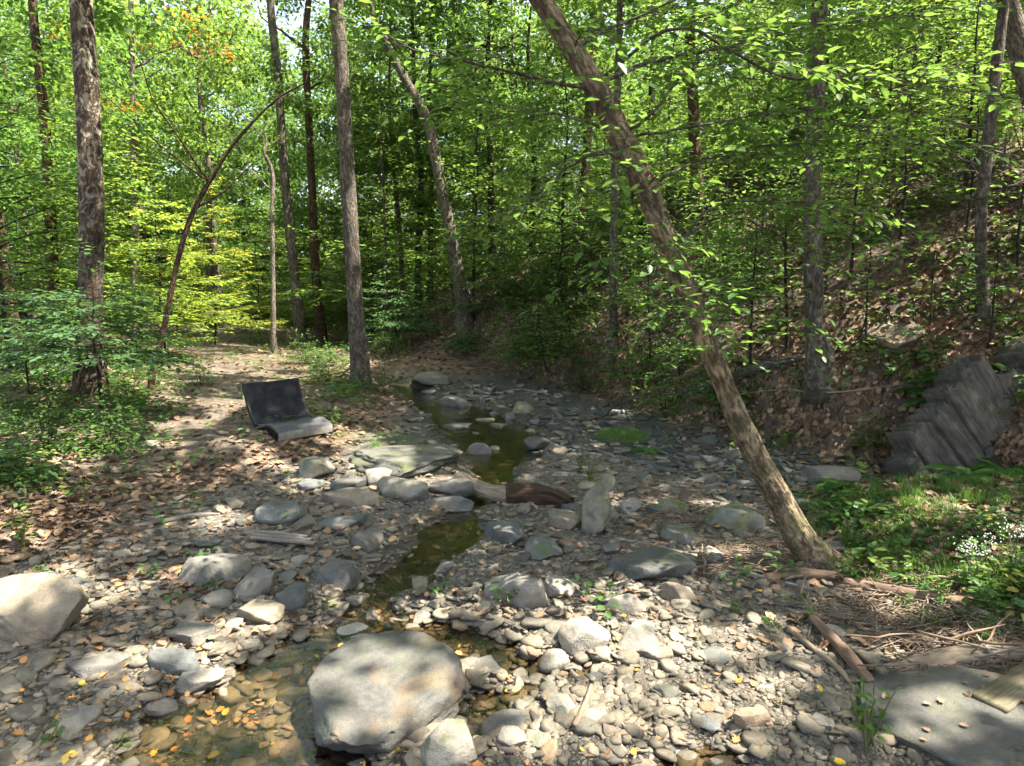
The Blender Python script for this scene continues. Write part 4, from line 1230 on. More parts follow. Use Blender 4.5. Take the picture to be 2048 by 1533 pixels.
# boughs: from a point of the trunk (index into LEAN_PX) through picture points at a depth
BOUGHS = [
    (9, [(1300, 130, 4.9), (1480, 90, 5.2), (1680, 50, 5.6), (1920, 15, 6.0)], .028, 1.0),
    (8, [(1290, 240, 4.5), (1335, 170, 4.6), (1400, 110, 4.9), (1440, 20, 5.2)], .020, .8),
    (7, [(1200, 300, 4.4), (1130, 340, 4.3), (1060, 400, 4.2), (960, 440, 4.1)], .020, .8),
    (9, [(1100, 150, 4.3), (1000, 120, 4.2), (880, 90, 4.2), (760, 60, 4.3)], .022, .9),
    (7, [(1400, 320, 5.0), (1520, 300, 5.4), (1700, 320, 6.0)], .018, .8),
    (10, [(1260, 30, 5.2), (1420, -20, 5.8), (1600, -10, 6.4)], .022, .9),
    (6, [(1430, 440, 5.0), (1540, 470, 5.4), (1640, 540, 5.8)], .016, .7),
    (5, [(1460, 560, 4.8), (1560, 600, 5.0), (1640, 640, 5.1)], .012, .55),
    (8, [(1130, 230, 4.9), (1020, 210, 5.4), (900, 200, 6.0)], .018, .8),
    (6, [(1260, 480, 4.3), (1200, 520, 4.3), (1140, 560, 4.4)], .010, .55),
    (9, [(1350, 60, 4.2), (1540, 150, 4.2), (1760, 170, 4.3), (1940, 200, 4.5)], .020, .9),
    (5, [(1420, 570, 4.35), (1440, 640, 4.3), (1430, 690, 4.3)], .008, .35),
    (6, [(1300, 520, 4.2), (1330, 600, 4.1), (1320, 660, 4.05)], .008, .5),
    (4, [(1400, 660, 4.2), (1380, 590, 4.1), (1430, 560, 4.05)], .008, .5),
    (7, [(1330, 330, 4.1), (1300, 400, 4.0), (1340, 450, 4.0)], .010, .55),
    (10, [(1180, 60, 4.1), (1240, 150, 4.0), (1180, 200, 3.95)], .010, .6),
    (6, [(1420, 420, 4.6), (1560, 400, 4.9), (1720, 430, 5.2), (1840, 480, 5.4)], .016, .75),
    (8, [(1380, 250, 4.8), (1560, 220, 5.0), (1760, 260, 5.2), (1960, 300, 5.4)], .018, .8),
]
for bi, (ti, pts, rad, ln) in enumerate(BOUGHS):
    P = np.array([LP[ti]] + [at(a, b, d) for a, b, d in pts]) - base
    PP = resample(P, 26); PP += np.cumsum(r.normal(0, .006, PP.shape), 0)
    wood, lv = MB(), Leaves()
    rad *= .6
    V, fc, tc = tube(PP, np.linspace(rad, rad * .2, 26), 7, .05); wood.add(V, fc, tc)
    tot = np.linalg.norm(np.diff(PP, axis=0), axis=1).sum()
    nb = int(tot / .10)
    for j in range(nb):
        u = .22 + .78 * j / nb; q = PP[int(u * 25)]
        td = unit(PP[min(int(u * 25) + 1, 25)] - PP[max(int(u * 25) - 1, 0)]); sd = unit(np.cross(td, [0, 0, 1.0])) * (1 if j % 2 else -1)
        dv = td * .65 + sd * r.uniform(.6, 1.1) + [0, 0, r.normal(-.04, .16)]
        branch(q, dv, ln * r.uniform(.45, .95) * (1.1 - .4 * u), rad * .3, r.uniform(.08, .3), r, .082, wood, lv, .11, .062, 4)
    bo = put('branch', wood.mesh('branch', M['bark_grey']), lean)
    p, d, n, L = lv.arrays()
    lf = put('foliage', leaf_mesh('foliage', p, d, n, L, M['leaf_near'], .62, True, np.clip(r.normal(.42, .30, len(p)), 0, 1), r), bo)
TREES.append((lean, float(ext[-1][0]), float(ext[-1][1]), False))

# ------------------------------------------------------------------ saplings and shrubs on the banks
def gp(px, py): return G(px, py)
PL = plant
PL('dark_sapling', gp(205, 832), 1.75, 30, 1.6, .10, 'wide dark blue green sapling in front of the sycamore foot', 'sapling', 41, 'leaf_cool', low=.45, rise=.05, droop=.12, rad=.02)
PL('dark_sapling', gp(60, 800), 1.6, 26, 1.5, .10, 'dark layered sapling at the left edge below the brown trunk', 'sapling', 42, 'leaf_cool', low=.4, rise=.05, rad=.016)
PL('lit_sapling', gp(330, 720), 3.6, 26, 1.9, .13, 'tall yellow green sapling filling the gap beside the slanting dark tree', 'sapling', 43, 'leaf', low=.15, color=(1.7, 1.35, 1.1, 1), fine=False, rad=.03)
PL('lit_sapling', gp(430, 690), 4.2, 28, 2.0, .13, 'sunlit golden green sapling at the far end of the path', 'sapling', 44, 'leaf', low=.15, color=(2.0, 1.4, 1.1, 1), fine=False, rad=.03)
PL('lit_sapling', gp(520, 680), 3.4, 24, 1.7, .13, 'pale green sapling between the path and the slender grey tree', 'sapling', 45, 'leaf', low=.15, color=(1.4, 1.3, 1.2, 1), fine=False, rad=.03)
PL('bank_shrub', gp(1095, 745), 1.9, 14, .95, .10, 'leafy green shrub hanging over the rocks of the bank', 'shrub', 46, 'leaf_near', stems=3, color=(.85, .9, .9, 1), low=.2, rad=.015)
PL('bank_shrub', gp(800, 690), 1.7, 14, 1.3, .11, 'dark blue green shrub by the head of the stream', 'shrub', 47, 'leaf_cool', stems=3, low=.25, rise=.1, rad=.015)
PL('bank_shrub', gp(985, 650), 1.9, 14, 1.2, .12, 'cool green shrub under the crest, beside the forked tree', 'shrub', 48, 'leaf_cool', stems=2, low=.2, rad=.015)
PL('bank_shrub', gp(1330, 830), 1.0, 11, .6, .08, 'low bright shrub at the bank foot behind the leaning trunk', 'shrub', 49, 'leaf_near', stems=3, low=.2, rad=.01, color=(1.1, 1.15, .9, 1))
PL('bank_shrub', gp(1440, 830), .9, 11, .7, .075, 'shaded low shrub crossed by the middle of the leaning trunk', 'shrub', 50, 'leaf_near', stems=3, low=.2, rad=.01, color=(.8, .9, .85, 1))
LS = [(30, 745, .75, 'leafy bush under the dark brown tree at the left'), (120, 760, .65, 'low sunlit bush just left of the sycamore foot'), (260, 800, .6, 'low bush between the sycamore and the slanting dark tree'), (95, 900, .5, 'low leafy bush on the litter at the left edge'),
      (230, 900, .45, 'small bush beside the path, in front of the dark sapling'), (655, 765, .6, 'green bush left of the straight grey tree'), (770, 790, .55, 'green bush right of the straight grey tree, over the stream head'), (610, 730, .6, 'green bush beyond the chair, by the slender grey tree'),
      (20, 960, .4, 'small bush at the left edge, lowest on the litter bank'), (400, 770, .35, 'low clump of leaves at the path edge behind the chair'), (700, 690, .8, 'dark bush behind the straight grey tree'),
      (780, 712, .8, 'bush on the dirt bank at the stream head, nearest the straight grey tree'), (930, 712, .8, 'bush on the dirt bank below the forked tree'), (1165, 785, .6, 'bush at the bank foot right of the leafy green shrub')]
for k, (a, b, h, lab) in enumerate(LS):
    r = np.random.default_rng(160 + k)
    PL('low_bush', gp(a, b), h, 10, h * .9, .065, lab, 'bush', 160 + k, 'leaf_near', stems=4, low=.15, rad=.007, rise=.3, color=hue(r, -.05), group='bushes of the path bank')
HS = [(1500, 740, 2.1, 1.1, 'broad leaved sapling between the leaning trunk and the flared grey tree'), (1300, 720, 2.0, 1.0, 'green sapling hiding the foot of the thin grey bank tree'),
      (1575, 700, 2.3, 1.2, 'sapling with pale sunlit leaf tips beside the flared grey tree'), (1735, 705, 1.6, .8, 'thin sapling with a bare dark stem on the sunny litter'),
      (1860, 660, 1.1, .7, 'small bushy sapling above the tilted outcrop'), (1975, 700, 1.2, .8, 'bushy sapling at the top edge of the tilted outcrop'),
      (1700, 560, 2.2, 1.2, 'sapling above the sunny litter, right of the flared grey tree'), (1800, 480, 2.2, 1.3, 'spreading sapling upslope in the deep shade of the hill'),
      (1930, 480, 1.9, 1.2, 'shaded sapling behind the slim dead branched tree'), (2030, 560, 1.8, 1.1, 'sapling half out of view at the hill edge'),
      (1520, 560, 2.4, 1.3, 'dense sapling on the ridge left of the flared grey tree'), (1340, 600, 2.2, 1.2, 'sapling crossing the middle of the leaning trunk from behind'),
      (1180, 620, 1.8, 1.0, 'sapling on the crest left of the thin grey bank tree'), (1620, 470, 2.8, 1.5, 'tall sapling directly behind the flared grey tree'),
      (1450, 480, 2.8, 1.5, 'tall sapling far up the ridge right of the leaning trunk'), (1260, 520, 2.6, 1.4, 'tall sapling on the crest behind the leaning trunk'), (1760, 400, 3.0, 1.6, 'tall sapling on the upper hill left of the dark hill trunks'), (1930, 380, 3.0, 1.6, 'tall sapling on the upper hill behind the dead branches')]
for k, (a, b, h, bl, lab) in enumerate(HS):
    r = np.random.default_rng(60 + k)
    c = hue(r)
    PL('hill_sapling', gp(a, b), h, 20, bl, .085 if h < 2.5 else .11, lab, 'sapling', 60 + k, 'leaf_near', low=.3, rad=.012 * h, rise=.12, color=c, rot=r.uniform(0, 6), group='saplings of the wooded hillside', fine=h < 2.5, wr=.62, thin=.85)

# ------------------------------------------------------------------ the woods behind
r = np.random.default_rng(12)
spots = [(t[1], t[2]) for t in TREES]
def far_spot(ymin, ymax, gap, side=1.0, gapaz=False):
    for _ in range(400):
        y = math.sqrt(r.uniform(ymin ** 2, ymax ** 2)); x = r.uniform(-.9 * y - 2, .9 * y + 2)
        if gapaz and -.36 < x / y < -.27: continue
        s = hill_s(x, y)
        path = np.interp(y, [3, 8, 12, 16, 22, 40], [-3.6, -3.9, -5.2, -7.2, -9.5, -16])
        if y < 24 and abs(x - path) < 2.2: continue
        if -9 < x < 0 and 13 < y < 17.5: continue
        if s < .5 and x > left_edge(y) - 1.5 and y < 20: continue
        if s > 0 and y < 14: continue
        if s > 0 and y < 26 and r.random() < .6: continue
        if any(math.hypot(x - a, y - b) < gap for a, b in spots): continue
        spots.append((x, y)); return x, y
    return None
for k in range(26):
    sp_ = far_spot(22, 46, 3.0, gapaz=True)
    if sp_: far_tree('forest_tree', *sp_, 'tall', r, 'tall leafy tree of the woods beyond the stream and path', 'tall trees of the woods behind', warm=.02)
for k in range(125):
    sp_ = far_spot(13, 42, 1.15)
    if sp_: far_tree('understory_tree', *sp_, 'under', r, 'low leafy understory tree in the woods beyond the stream', 'understory trees of the woods behind', warm=.03)

r = np.random.default_rng(13)
SPR = []
for q in range(5):
    rr_ = np.random.default_rng(700 + q)
    cen = rr_.normal(0, .45, (5, 3)) * [1, 1, .5]
    p, d, n, L, tone = spray_cloud(cen, np.full(5, .75), 26, .20, rr_, .14)
    SPR.append(leaf_mesh('spray', p, d, n, L, M['leaf'], .66, False, tone, rr_))
nF = 5600
y = r.uniform(36, 62, nF); x = r.uniform(-1.0, 1.0, nF) * (y * .9 + 4)
z = H(x, y) + 19 * r.random(nF) ** 1.25 * np.where((x / y > -.36) & (x / y < -.27), .85, 1)
sc_ = r.uniform(.9, 1.9, nF)
scatter('far_woods', np.stack([x, y, z], -1), np.stack([r.normal(0, .2, nF), r.normal(0, .2, nF), r.uniform(0, 6.28, nF)], -1), np.stack([sc_] * 3, -1), r.integers(0, 5, nF), SPR, 'far woods closing the view with layered green foliage', 'woods')

KNOWN = [('the sycamore', 180), ('the slanting dark tree', 330), ('the slender grey tree', 590), ('the straight grey tree', 712), ('the forked tree on the crest', 912), ('the thin grey bank tree', 1228), ('the leaning tan tree', 1360), ('the flared grey tree', 1630), ('the dead branched slim tree', 1965)]
grp = {}
for o, kind, x, y in FAR:
    px = 1024 + F * x / y
    k = int(np.argmin([abs(px - q[1]) for q in KNOWN])); side = 'right of' if px > KNOWN[k][1] else 'left of'
    grp.setdefault((k, side, kind), []).append((y, o))
for (k, side, kind), rows in grp.items():
    rows.sort(key=lambda q: q[0])
    for i, (_y, o) in enumerate(rows):
        what = 'tall woodland tree' if kind == 'tall' else 'low leafy understory tree'
        o['label'] = f"{what} {side} {KNOWN[k][0]}, {ORD[i]} going deeper"

SHR = []
for q in range(6):
    rr_ = np.random.default_rng(520 + q); wood = MB(); P_, D_, N_, L_ = [], [], [], []
    for st in range(4):
        a = 6.28 * st / 4 + rr_.uniform(-.5, .5); h = rr_.uniform(.9, 1.5)
        w, lv = sapling_parts(h, 12, .85, .10, rr_, rad=.010, low=.25, lean=(.4 * h * math.cos(a), .4 * h * math.sin(a)), rise=.15, twig_gap=.11, leaf_gap=.06)
        for V, tc in zip(w.V, w.tc): pass
        wood.V += w.V; wood.tc += w.tc; wood.Fc += [[i + wood.n for i in f] for f in w.Fc]; wood.n += w.n
        p, d, n, L = lv.arrays(); P_.append(p); D_.append(d); N_.append(n); L_.append(L)
    p = np.concatenate(P_)
    SHR.append((wood.mesh('stem', M['bark_dark']), leaf_mesh('foliage', p, np.concatenate(D_), np.concatenate(N_), np.concatenate(L_), M['leaf_near'], .62, False, np.clip(rr_.normal(.5, .24, len(p)), 0, 1), rr_)))
r = np.random.default_rng(524)
done, rows = [], {}
LIT_HILL = [tuple(G(a, b)[:2]) for a, b in ((1740, 650), (1850, 610), (1900, 650), (1690, 560), (1590, 690), (1800, 560))] 
LIT_HILL = LIT_HILL + [(a + .9, b) for a, b in LIT_HILL] + [(a + 1.8, b - .1) for a, b in LIT_HILL]
for k in range(1600):
    if len(done) >= 74: break
    px, py = r.uniform(1000, 2090), r.uniform(250, 850)
    g = G(px, py)
    if hill_s(g[0], g[1]) < .15 or g[1] > 30: continue
    if 1690 < px < 1930 and 560 < py < 720 and r.random() < .8: continue
    if px > 1800 and py > 690: continue
    if any(math.hypot(g[0] - a, g[1] - b) < 1.7 for a, b in LIT_HILL): continue
    if abs(px - (1382 + (py - 600) * .42)) < 45 and py > 600: continue
    if any(math.hypot(g[0] - a, g[1] - b) < .75 + .02 * g[1] for a, b in done): continue
    done.append((g[0], g[1]))
    a, b = SHR[int(r.integers(6))]
    o = empty('hill_shrub', g); o.rotation_euler = (0, 0, r.uniform(0, 6.28)); sc_ = r.uniform(.6, 1.1) * (1 + .02 * max(g[1] - 10, 0)); o.scale = (sc_, sc_, sc_)
    put('stem', a, o); put('foliage', b, o, color=hue(r, .02))
    kk_ = int(np.argmin([abs(px - q[1]) for q in KNOWN])); side = 'right of' if px > KNOWN[kk_][1] else 'left of'
    rows.setdefault((kk_, side), []).append((g[1], o))
for (kk_, side), v_ in rows.items():
    v_.sort(key=lambda q: q[0])
    for i, (_y, o) in enumerate(v_): tag(o, f"spreading green shrub on the hillside {side} {KNOWN[kk_][0]}, {ORD[i]} upslope", 'shrub', 'shrubs of the wooded hillside')

# a few branches already turning orange, high in the woods at the left
r = np.random.default_rng(640)
st = [q[0] for q in TREES if q[0].name.startswith('sunlit_tree')][0]
cen = np.array([at(a, b, 17.5 + r.normal(0, .6)) for a, b in [(395, 20), (415, 60), (380, 85), (430, 100), (350, 30), (300, 75), (130, 60), (240, 210), (225, 225), (405, 75)]]) - np.array(st.location)
p, d, n, L, tone = spray_cloud(cen, np.full(len(cen), .45), 34, .14, r, .10)
put('turning_foliage', leaf_mesh('turning_foliage', p, d, n, L, M['leaf_gold'], .62, False, tone, r), st)
# ------------------------------------------------------------------ lounge chair
g0 = G(556, 884)
wd_ = unit(np.array([.74, .67, 0.03])); fd_ = unit(np.array([.67, -.74, -.02]))
def lounge_chair():
    W = .72
    root = empty('lounge_chair', (g0[0], g0[1], h1(g0[0], g0[1]) + .05))
    tag(root, 'legless black woven lounge chair lying on the leaf strewn bank', 'chair')
    # profile along the facing direction (u) and height (z), front lip at u=0
    prof_back = [(-1.0, .55), (-.955, .45), (-.89, .32), (-.80, .195), (-.71, .105), (-.62, .060)]
    prof_seat = [(-.62, .060), (-.54, .050), (-.46, .062), (-.37, .090), (-.28, .108), (-.16, .100), (-.04, .072), (.02, .05)]
    def sheet(prof, name, m, w0, w1, th, nw=24, nl=30, sag=.0):
        pr = resample(np.array(prof, float), nl)
        T = np.gradient(pr, axis=0); T /= np.linalg.norm(T, axis=1)[:, None]
        Nn = np.stack([-T[:, 1], T[:, 0]], -1)
        V = []
        for top in (1, 0):
            for i in range(nl):
                for j in range(nw):
                    s_ = j / (nw - 1); wv = w0 + (w1 - w0) * s_
                    off = (0 if top else -th)
                    u, z = pr[i] + Nn[i] * (off - sag * math.sin(math.pi * s_))
                    V.append(fd_ * u + wd_ * wv + np.array([0, 0, z]))
        fc = []
        A = lambda t, i, j: t * nl * nw + i * nw + j
        for i in range(nl - 1):
            for j in range(nw - 1):
                fc.append((A(0, i, j), A(0, i, j + 1), A(0, i + 1, j + 1), A(0, i + 1, j)))
                fc.append((A(1, i, j), A(1, i + 1, j), A(1, i + 1, j + 1), A(1, i, j + 1)))
        for i in range(nl - 1):
            for j in (0, nw - 1):
                fc.append((A(0, i, j), A(0, i + 1, j), A(1, i + 1, j), A(1, i, j)) if j == 0 else (A(0, i, j), A(1, i, j), A(1, i + 1, j), A(0, i + 1, j)))
        for j in range(nw - 1):
            for i in (0, nl - 1):
                fc.append((A(0, i, j), A(1, i, j), A(1, i, j + 1), A(0, i, j + 1)))
        me = mesh_from(name, np.array(V), fc, [m]); 
        o = put(name, me, root)
        md = o.modifiers.new('edge', 'EDGE_SPLIT'); md.split_angle = R(50)
        return o
    mw, nt, b = mat('black_woven_mesh'); N = NT(nt)
    pos = geo_pos(N)
    wv1 = N.voro(pos, 90, 'Distance'); nn = N.noise(pos, 6, 3, .5)
    N.l(N.mix(N.ramp(nn, [(.45, (0, 0, 0)), (.75, (1, 1, 1))]), N.mix(N.math('MULTIPLY', wv1, 1.4, True), (.016, .017, .022), (.008, .008, .011)), (.036, .035, .035)), b.inputs['Base Color'])
    b.inputs['Roughness'].default_value = .75; b.inputs['Specular IOR Level'].default_value = .15
    N.l(N.bump(wv1, .5, .006), b.inputs['Normal'])
    me_, nt, b = mat('dusty_grey_seat'); N = NT(nt); pos = geo_pos(N)
    nn = N.noise(pos, 7, 4, .6)
    N.l(N.ramp(nn, [(.35, (.034, .035, .039)), (.7, (.075, .073, .071))]), b.inputs['Base Color']); b.inputs['Roughness'].default_value = .7
    N.l(N.bump(N.voro(pos, 90), .4, .005), b.inputs['Normal'])
    mk = plain('black_plastic', (.008, .008, .009), (.018, .018, .02), 30, .5, bump=.1)
    ml = plain('faded_front_edge', (.14, .13, .11), (.24, .225, .19), 12, .8)
    o = sheet(prof_back, 'backrest', mw, 0, W, .04, sag=.02)
    o = sheet(prof_seat, 'seat', me_, 0, W, .04, sag=.012)
    sheet([(.022, .052), (.026, .02), (.022, -.045)], 'front_lip', ml, .0, W, .03, nl=8)
    for w0 in (-.026, W + .001):
        sheet(prof_back, 'side_rail', mk, w0, w0 + .025, .055, nw=3)
    # the two side cheeks under the seat
    for w0 in (-.012, W - .012):
        lo = [(-.66, -.06), (-.55, -.08), (-.30, -.08), (.0, -.08)]
        pr = resample(np.array(prof_seat), 20); pb = resample(np.array(lo), 20)
        V = []; fc = []
        for s_ in (0, .024):
            for a_ in (pr, pb):
                for u, z in a_: V.append(fd_ * u + wd_ * (w0 + s_) + np.array([0, 0, min(z, 9) - (.014 if a_ is pr else 0)]))
        for i in range(19):
            for s_ in (0, 40): fc.append((s_ + i, s_ + i + 1, s_ + 20 + i + 1, s_ + 20 + i))
            fc.append((i, i + 1, 40 + i + 1, 40 + i)); fc.append((20 + i, 20 + i + 1, 60 + i + 1, 60 + i))
        put('side_cheek', mesh_from('side_cheek', np.array(V), fc, [mk], smooth=False), root)
    return root
chair = lounge_chair()

# ------------------------------------------------------------------ driftwood
def log(name, pts, rads, material, label, cat='log', sides=14, rings=30, bump=.14, seed=0, parent=None, ridges=.05, lift=0.0, ends=True):
    """pts: picture points on the ground the wood lies on"""
    P = np.array([G(a, b) for a, b in pts]); Rr = np.array(rads, float)
    P[:, 2] += Rr * .75 + lift
    Q = resample(np.column_stack([P, Rr]), rings)
    o3 = Q[0, :3].copy() if parent is None else np.array(parent.location)
    V, fc, tc = tube(Q[:, :3] - o3, Q[:, 3], sides, bump, seed=seed, ridges=ridges)
    o = put(name, MB().add(V, fc, tc).mesh(name, M[material]), parent, o3 if parent is None else (0, 0, 0))
    if parent is None: tag(o, label, cat)
    return o, Q

lr = empty('fallen_log', G(1010, 1002)); tag(lr, 'short log, pale at one end and dark rotten at the other', 'log')
def log_part(name, pts, rads, material, seed, bump=.16, ridges=.06, lift=.0, jag=0.0, sides=22, rings=50):
    P = np.array(pts); Rr = np.array(rads); P[:, 2] += Rr * .7 + lift
    Q = resample(np.column_stack([P, Rr]), rings)
    V, fc, tc = tube(Q[:, :3] - np.array(lr.location), Q[:, 3], sides, bump, seed=seed, ridges=ridges)
    if jag:
        rj = np.random.default_rng(seed); m = tc[:, 2] > tc[:, 2].max() * .97
        d_ = unit(Q[-1, :3] - Q[-2, :3]); V[m] += d_[None] * rj.uniform(-jag, jag, (m.sum(), 1))
    return put(name, MB().add(V, fc, tc).mesh(name, M[material]), lr)
zc = max(h1(G(1015, 1004)[0], G(1015, 1004)[1]), bedlevel(6.2) + .0)
LPp = [G(948, 1000), G(985, 1003), G(1022, 1004)]
for i_, q in enumerate(LPp): q[2] = bedlevel(6.0) + .005
log_part('weathered_trunk', LPp, [.060, .078, .085], 'wood_tan', 3, lift=.0, jag=.02)
RP = [G(1012, 1004), G(1060, 1004), G(1105, 1010), G(1140, 1016)]
for q in RP: q[2] = bedlevel(6.0) - .005
log_part('rotten_end', RP, [.090, .100, .092, .055], 'wood_rot', 5, bump=.5, ridges=.28, lift=.0, jag=.05)

log('driftwood_pole', [(1690, 1180), (1800, 1196), (1900, 1212), (2000, 1222), (2120, 1236)], [.045, .042, .038, .032, .028], 'wood_red', 'long peeled driftwood pole running out of view by the white flowers', seed=6)
log('driftwood_log', [(1530, 1160), (1600, 1158), (1690, 1160)], [.022, .04, .028], 'wood_red', 'short red brown log at the foot of the leaning trunk', seed=7, bump=.2)
log('driftwood_stake', [(1622, 1250), (1668, 1300), (1718, 1356), (1742, 1384)], [.024, .03, .03, .022], 'wood_red', 'thick brown broken stake, upper one of the crossed pair on gravel', seed=8, bump=.25, lift=.03)
log('driftwood_stake', [(1575, 1262), (1620, 1300), (1680, 1350), (1700, 1372)], [.014, .016, .015, .010], 'wood_tan', 'thin crooked stick below the thick brown broken stake', 'stick', seed=9, bump=.25, lift=.01)
log('driftwood_log', [(1770, 1345), (1850, 1338), (1940, 1330), (2060, 1320), (2140, 1318)], [.02, .042, .05, .045, .04], 'wood_tan', 'thick fibrous bleached driftwood trunk behind the bedrock slab', seed=10, bump=.4, ridges=.24, sides=40, rings=90)
log('driftwood_branch', [(1230, 1080), (1330, 1100), (1420, 1128), (1520, 1158), (1640, 1186), (1700, 1190)], [.010, .014, .016, .016, .012, .008], 'wood_grey', 'long thin grey branch winding from the slate slab to the leaning trunk', 'branch', seed=11, bump=.1)
log('fallen_branch', [(1345, 800), (1440, 775), (1530, 742), (1610, 722)], [.06, .075, .08, .05], 'bark_grey', 'mossy fallen tree stem on the bank behind the leaning trunk', seed=12)
log('fallen_branch', [(268, 1056), (340, 1044), (400, 1034), (440, 1030)], [.016, .022, .022, .010], 'wood_grey', 'weathered branch lying on leaf litter left of the paired tan stones', 'branch', seed=13)
log('fallen_branch', [(1465, 812), (1560, 800), (1660, 806), (1790, 796)], [.008, .010, .010, .006], 'wood_grey', 'thin bare branch across the bank below the flared grey tree', 'branch', seed=14, lift=.12)
log('fallen_branch', [(1085, 1010), (1130, 1030), (1160, 1050)], [.006, .007, .004], 'wood_tan', 'short stick lying before the blocky tan rock', 'stick', seed=15)
log('fallen_branch', [(1148, 1470), (1172, 1420), (1182, 1385)], [.010, .014, .008], 'wood_tan', 'bleached stick standing out of the gravel by the tilted thin stone', 'stick', seed=16, lift=.03)
log('fallen_branch', [(930, 770), (990, 790), (1040, 782), (1100, 792)], [.02, .025, .02, .015], 'wood_grey', 'pale branch stranded on the upstream gravel', 'branch', seed=17)
log('fallen_branch', [(690, 752), (720, 730), (740, 716)], [.03, .03, .02], 'wood_tan', 'pale broken pole leaning beside the straight grey tree', 'pole', seed=18, lift=.12)
log('stump', [(1352, 770), (1390, 752), (1420, 735)], [.05, .075, .05], 'wood_red', 'red brown broken stump end on the bank behind the leaning trunk', 'stump', seed=19, bump=.3)

# loose sticks of the flood debris
r = np.random.default_rng(88)
def stick_mesh(rr_, L):
    t = np.linspace(-.5, .5, 6)
    P = np.stack([t * L, np.cumsum(rr_.normal(0, .012 * L, 6)), np.cumsum(rr_.normal(0, .008 * L, 6))], -1)
    V, fc, tc = tube(P, np.array([.8, 1, 1, .9, .7, .4]) * .010, 5, .1)
    return MB().add(V, fc, tc).mesh('stick', M[['wood_tan', 'wood_grey', 'wood_red'][int(rr_.integers(3))]])
SMESH = [stick_mesh(np.random.default_rng(600 + q), 1.0) for q in range(6)]
ZONES_ST = [(1700, 1950, 1175, 1290, 'beside the peeled pole'), (1760, 2050, 1300, 1372, 'on the bleached driftwood trunk'), (1400, 1660, 1090, 1180, 'at the foot of the leaning trunk'), (1270, 1400, 1000, 1060, 'by the moss capped rock')]
for zi, (a0, a1, b0, b1, where) in enumerate(ZONES_ST):
    recs = []
    for k in range(11):
        a, b = r.uniform(a0, a1), r.uniform(b0, b1); g = G(a, b)
        L = r.uniform(.16, .5); recs.append((a, b, g, L))
    recs.sort(key=lambda q: q[0])
    for k, (a, b, g, L) in enumerate(recs):
        lift = .03 + (.07 if zi == 1 else .0)
        o = put('driftwood_stick', SMESH[int(r.integers(6))], None, (g[0], g[1], g[2] + lift), (r.normal(0, .1), r.normal(0, .14), r.uniform(-.6, .6) + (0 if r.random() < .7 else 1.2)), (L, r.uniform(.5, 1.1), r.uniform(.5, 1.1)))
        tag(o, f"thin bleached stick {where}, {ORD[k]} counted from the left", 'stick', 'flood sticks ' + where)
# the fine tangle between them
mt = []
nT = 2600
tz_ = [(1680, 1960, 1165, 1250), (1740, 2060, 1230, 1310), (1400, 1640, 1085, 1150), (1280, 1400, 985, 1060), (1780, 2048, 1320, 1370), (1600, 1760, 1200, 1260)]
P = []
for k in range(nT):
    a0, a1, b0, b1 = tz_[int(r.choice(6, p=[.24, .22, .18, .1, .18, .08]))]
    P.append((r.uniform(a0, a1), r.uniform(b0, b1)))
P = np.array([G(a, b) for a, b in P]); P[:, 2] += r.uniform(.0, .055, nT)
sL = r.uniform(.05, .26, nT)
scatter('twig_debris', P, np.stack([r.normal(0, .2, nT), r.normal(0, .22, nT), r.normal(0, .7, nT)], -1), np.stack([sL, np.full(nT, .35), np.full(nT, .35)], -1) * r.uniform(.7, 1.2, (nT, 1)), r.integers(0, 6, nT), SMESH, 'tangle of fine flood twigs and straw among the driftwood', 'debris')

# boards
def board(name, p0, p1, width, th, label, material, lift, cracks=True):
    a, b = np.asarray(p0, float), np.asarray(p1, float)
    L = np.linalg.norm(b - a); d = (b - a) / L
    V0 = []; n = 24; rr_ = np.random.default_rng(int(abs(a[0]) * 100))
    e1 = rr_.normal(0, .004, n); e2 = rr_.normal(0, .004, n)
    V = []; fc = []
    for i in range(n):
        u = i / (n - 1) * L - L / 2
        for (s_, z) in ((-1, 0), (1, 0), (1, 1), (-1, 1)):
            V.append((u, s_ * (width / 2) + (e1[i] if s_ < 0 else e2[i]), z * th))
    for i in range(n - 1):
        for q in range(4): fc.append((i * 4 + q, i * 4 + (q + 1) % 4, (i + 1) * 4 + (q + 1) % 4, (i + 1) * 4 + q))
    fc.append((3, 2, 1, 0)); fc.append(tuple((n - 1) * 4 + q for q in range(4)))
    V = np.array(V)
    o = put(name, mesh_from(name, V, fc, [M[material]], {'tc': V[:, [1, 2, 0]]}, False), None, (a + b) / 2 + [0, 0, lift])
    o.rotation_euler = (0, -math.asin(d[2]), math.atan2(d[1], d[0]))
    tag(o, label, 'board')
    return o
M['board'] = plain('mossy_board_wood', (.07, .060, .035), (.165, .138, .082), 3.0, .8, (22, 22, 1.6), True, .4)
a = G(1975, 1452); b = G(2090, 1392)
board('wooden_board', (a[0], a[1], SLAB[2] + .006), (b[0] + .10, b[1] + .12, SLAB[2] + .018), .15, .03, 'greenish sawn wooden board lying on the bedrock slab', 'board', .0)
a = G(508, 1082); b = G(634, 1096)
pl_ = empty('weathered_plank', (a + b) / 2 + [0, 0, .03]); tag(pl_, 'weathered split plank on cobbles between the oval stone and slate slabs', 'board')
for k in range(3):
    q0, q1 = a + [0, .05 * (k - 1), .03 + .008 * k], b + [-.05 * k, .05 * (k - 1), .035 + .006 * k]
    o = board('split_piece', q0, q1, .048, .028, None, 'wood_grey', 0)
    for key in ('category', 'label'):
        if key in o: del o[key]
    o.parent = pl_; o.location = np.array(o.location) - np.array(pl_.location)

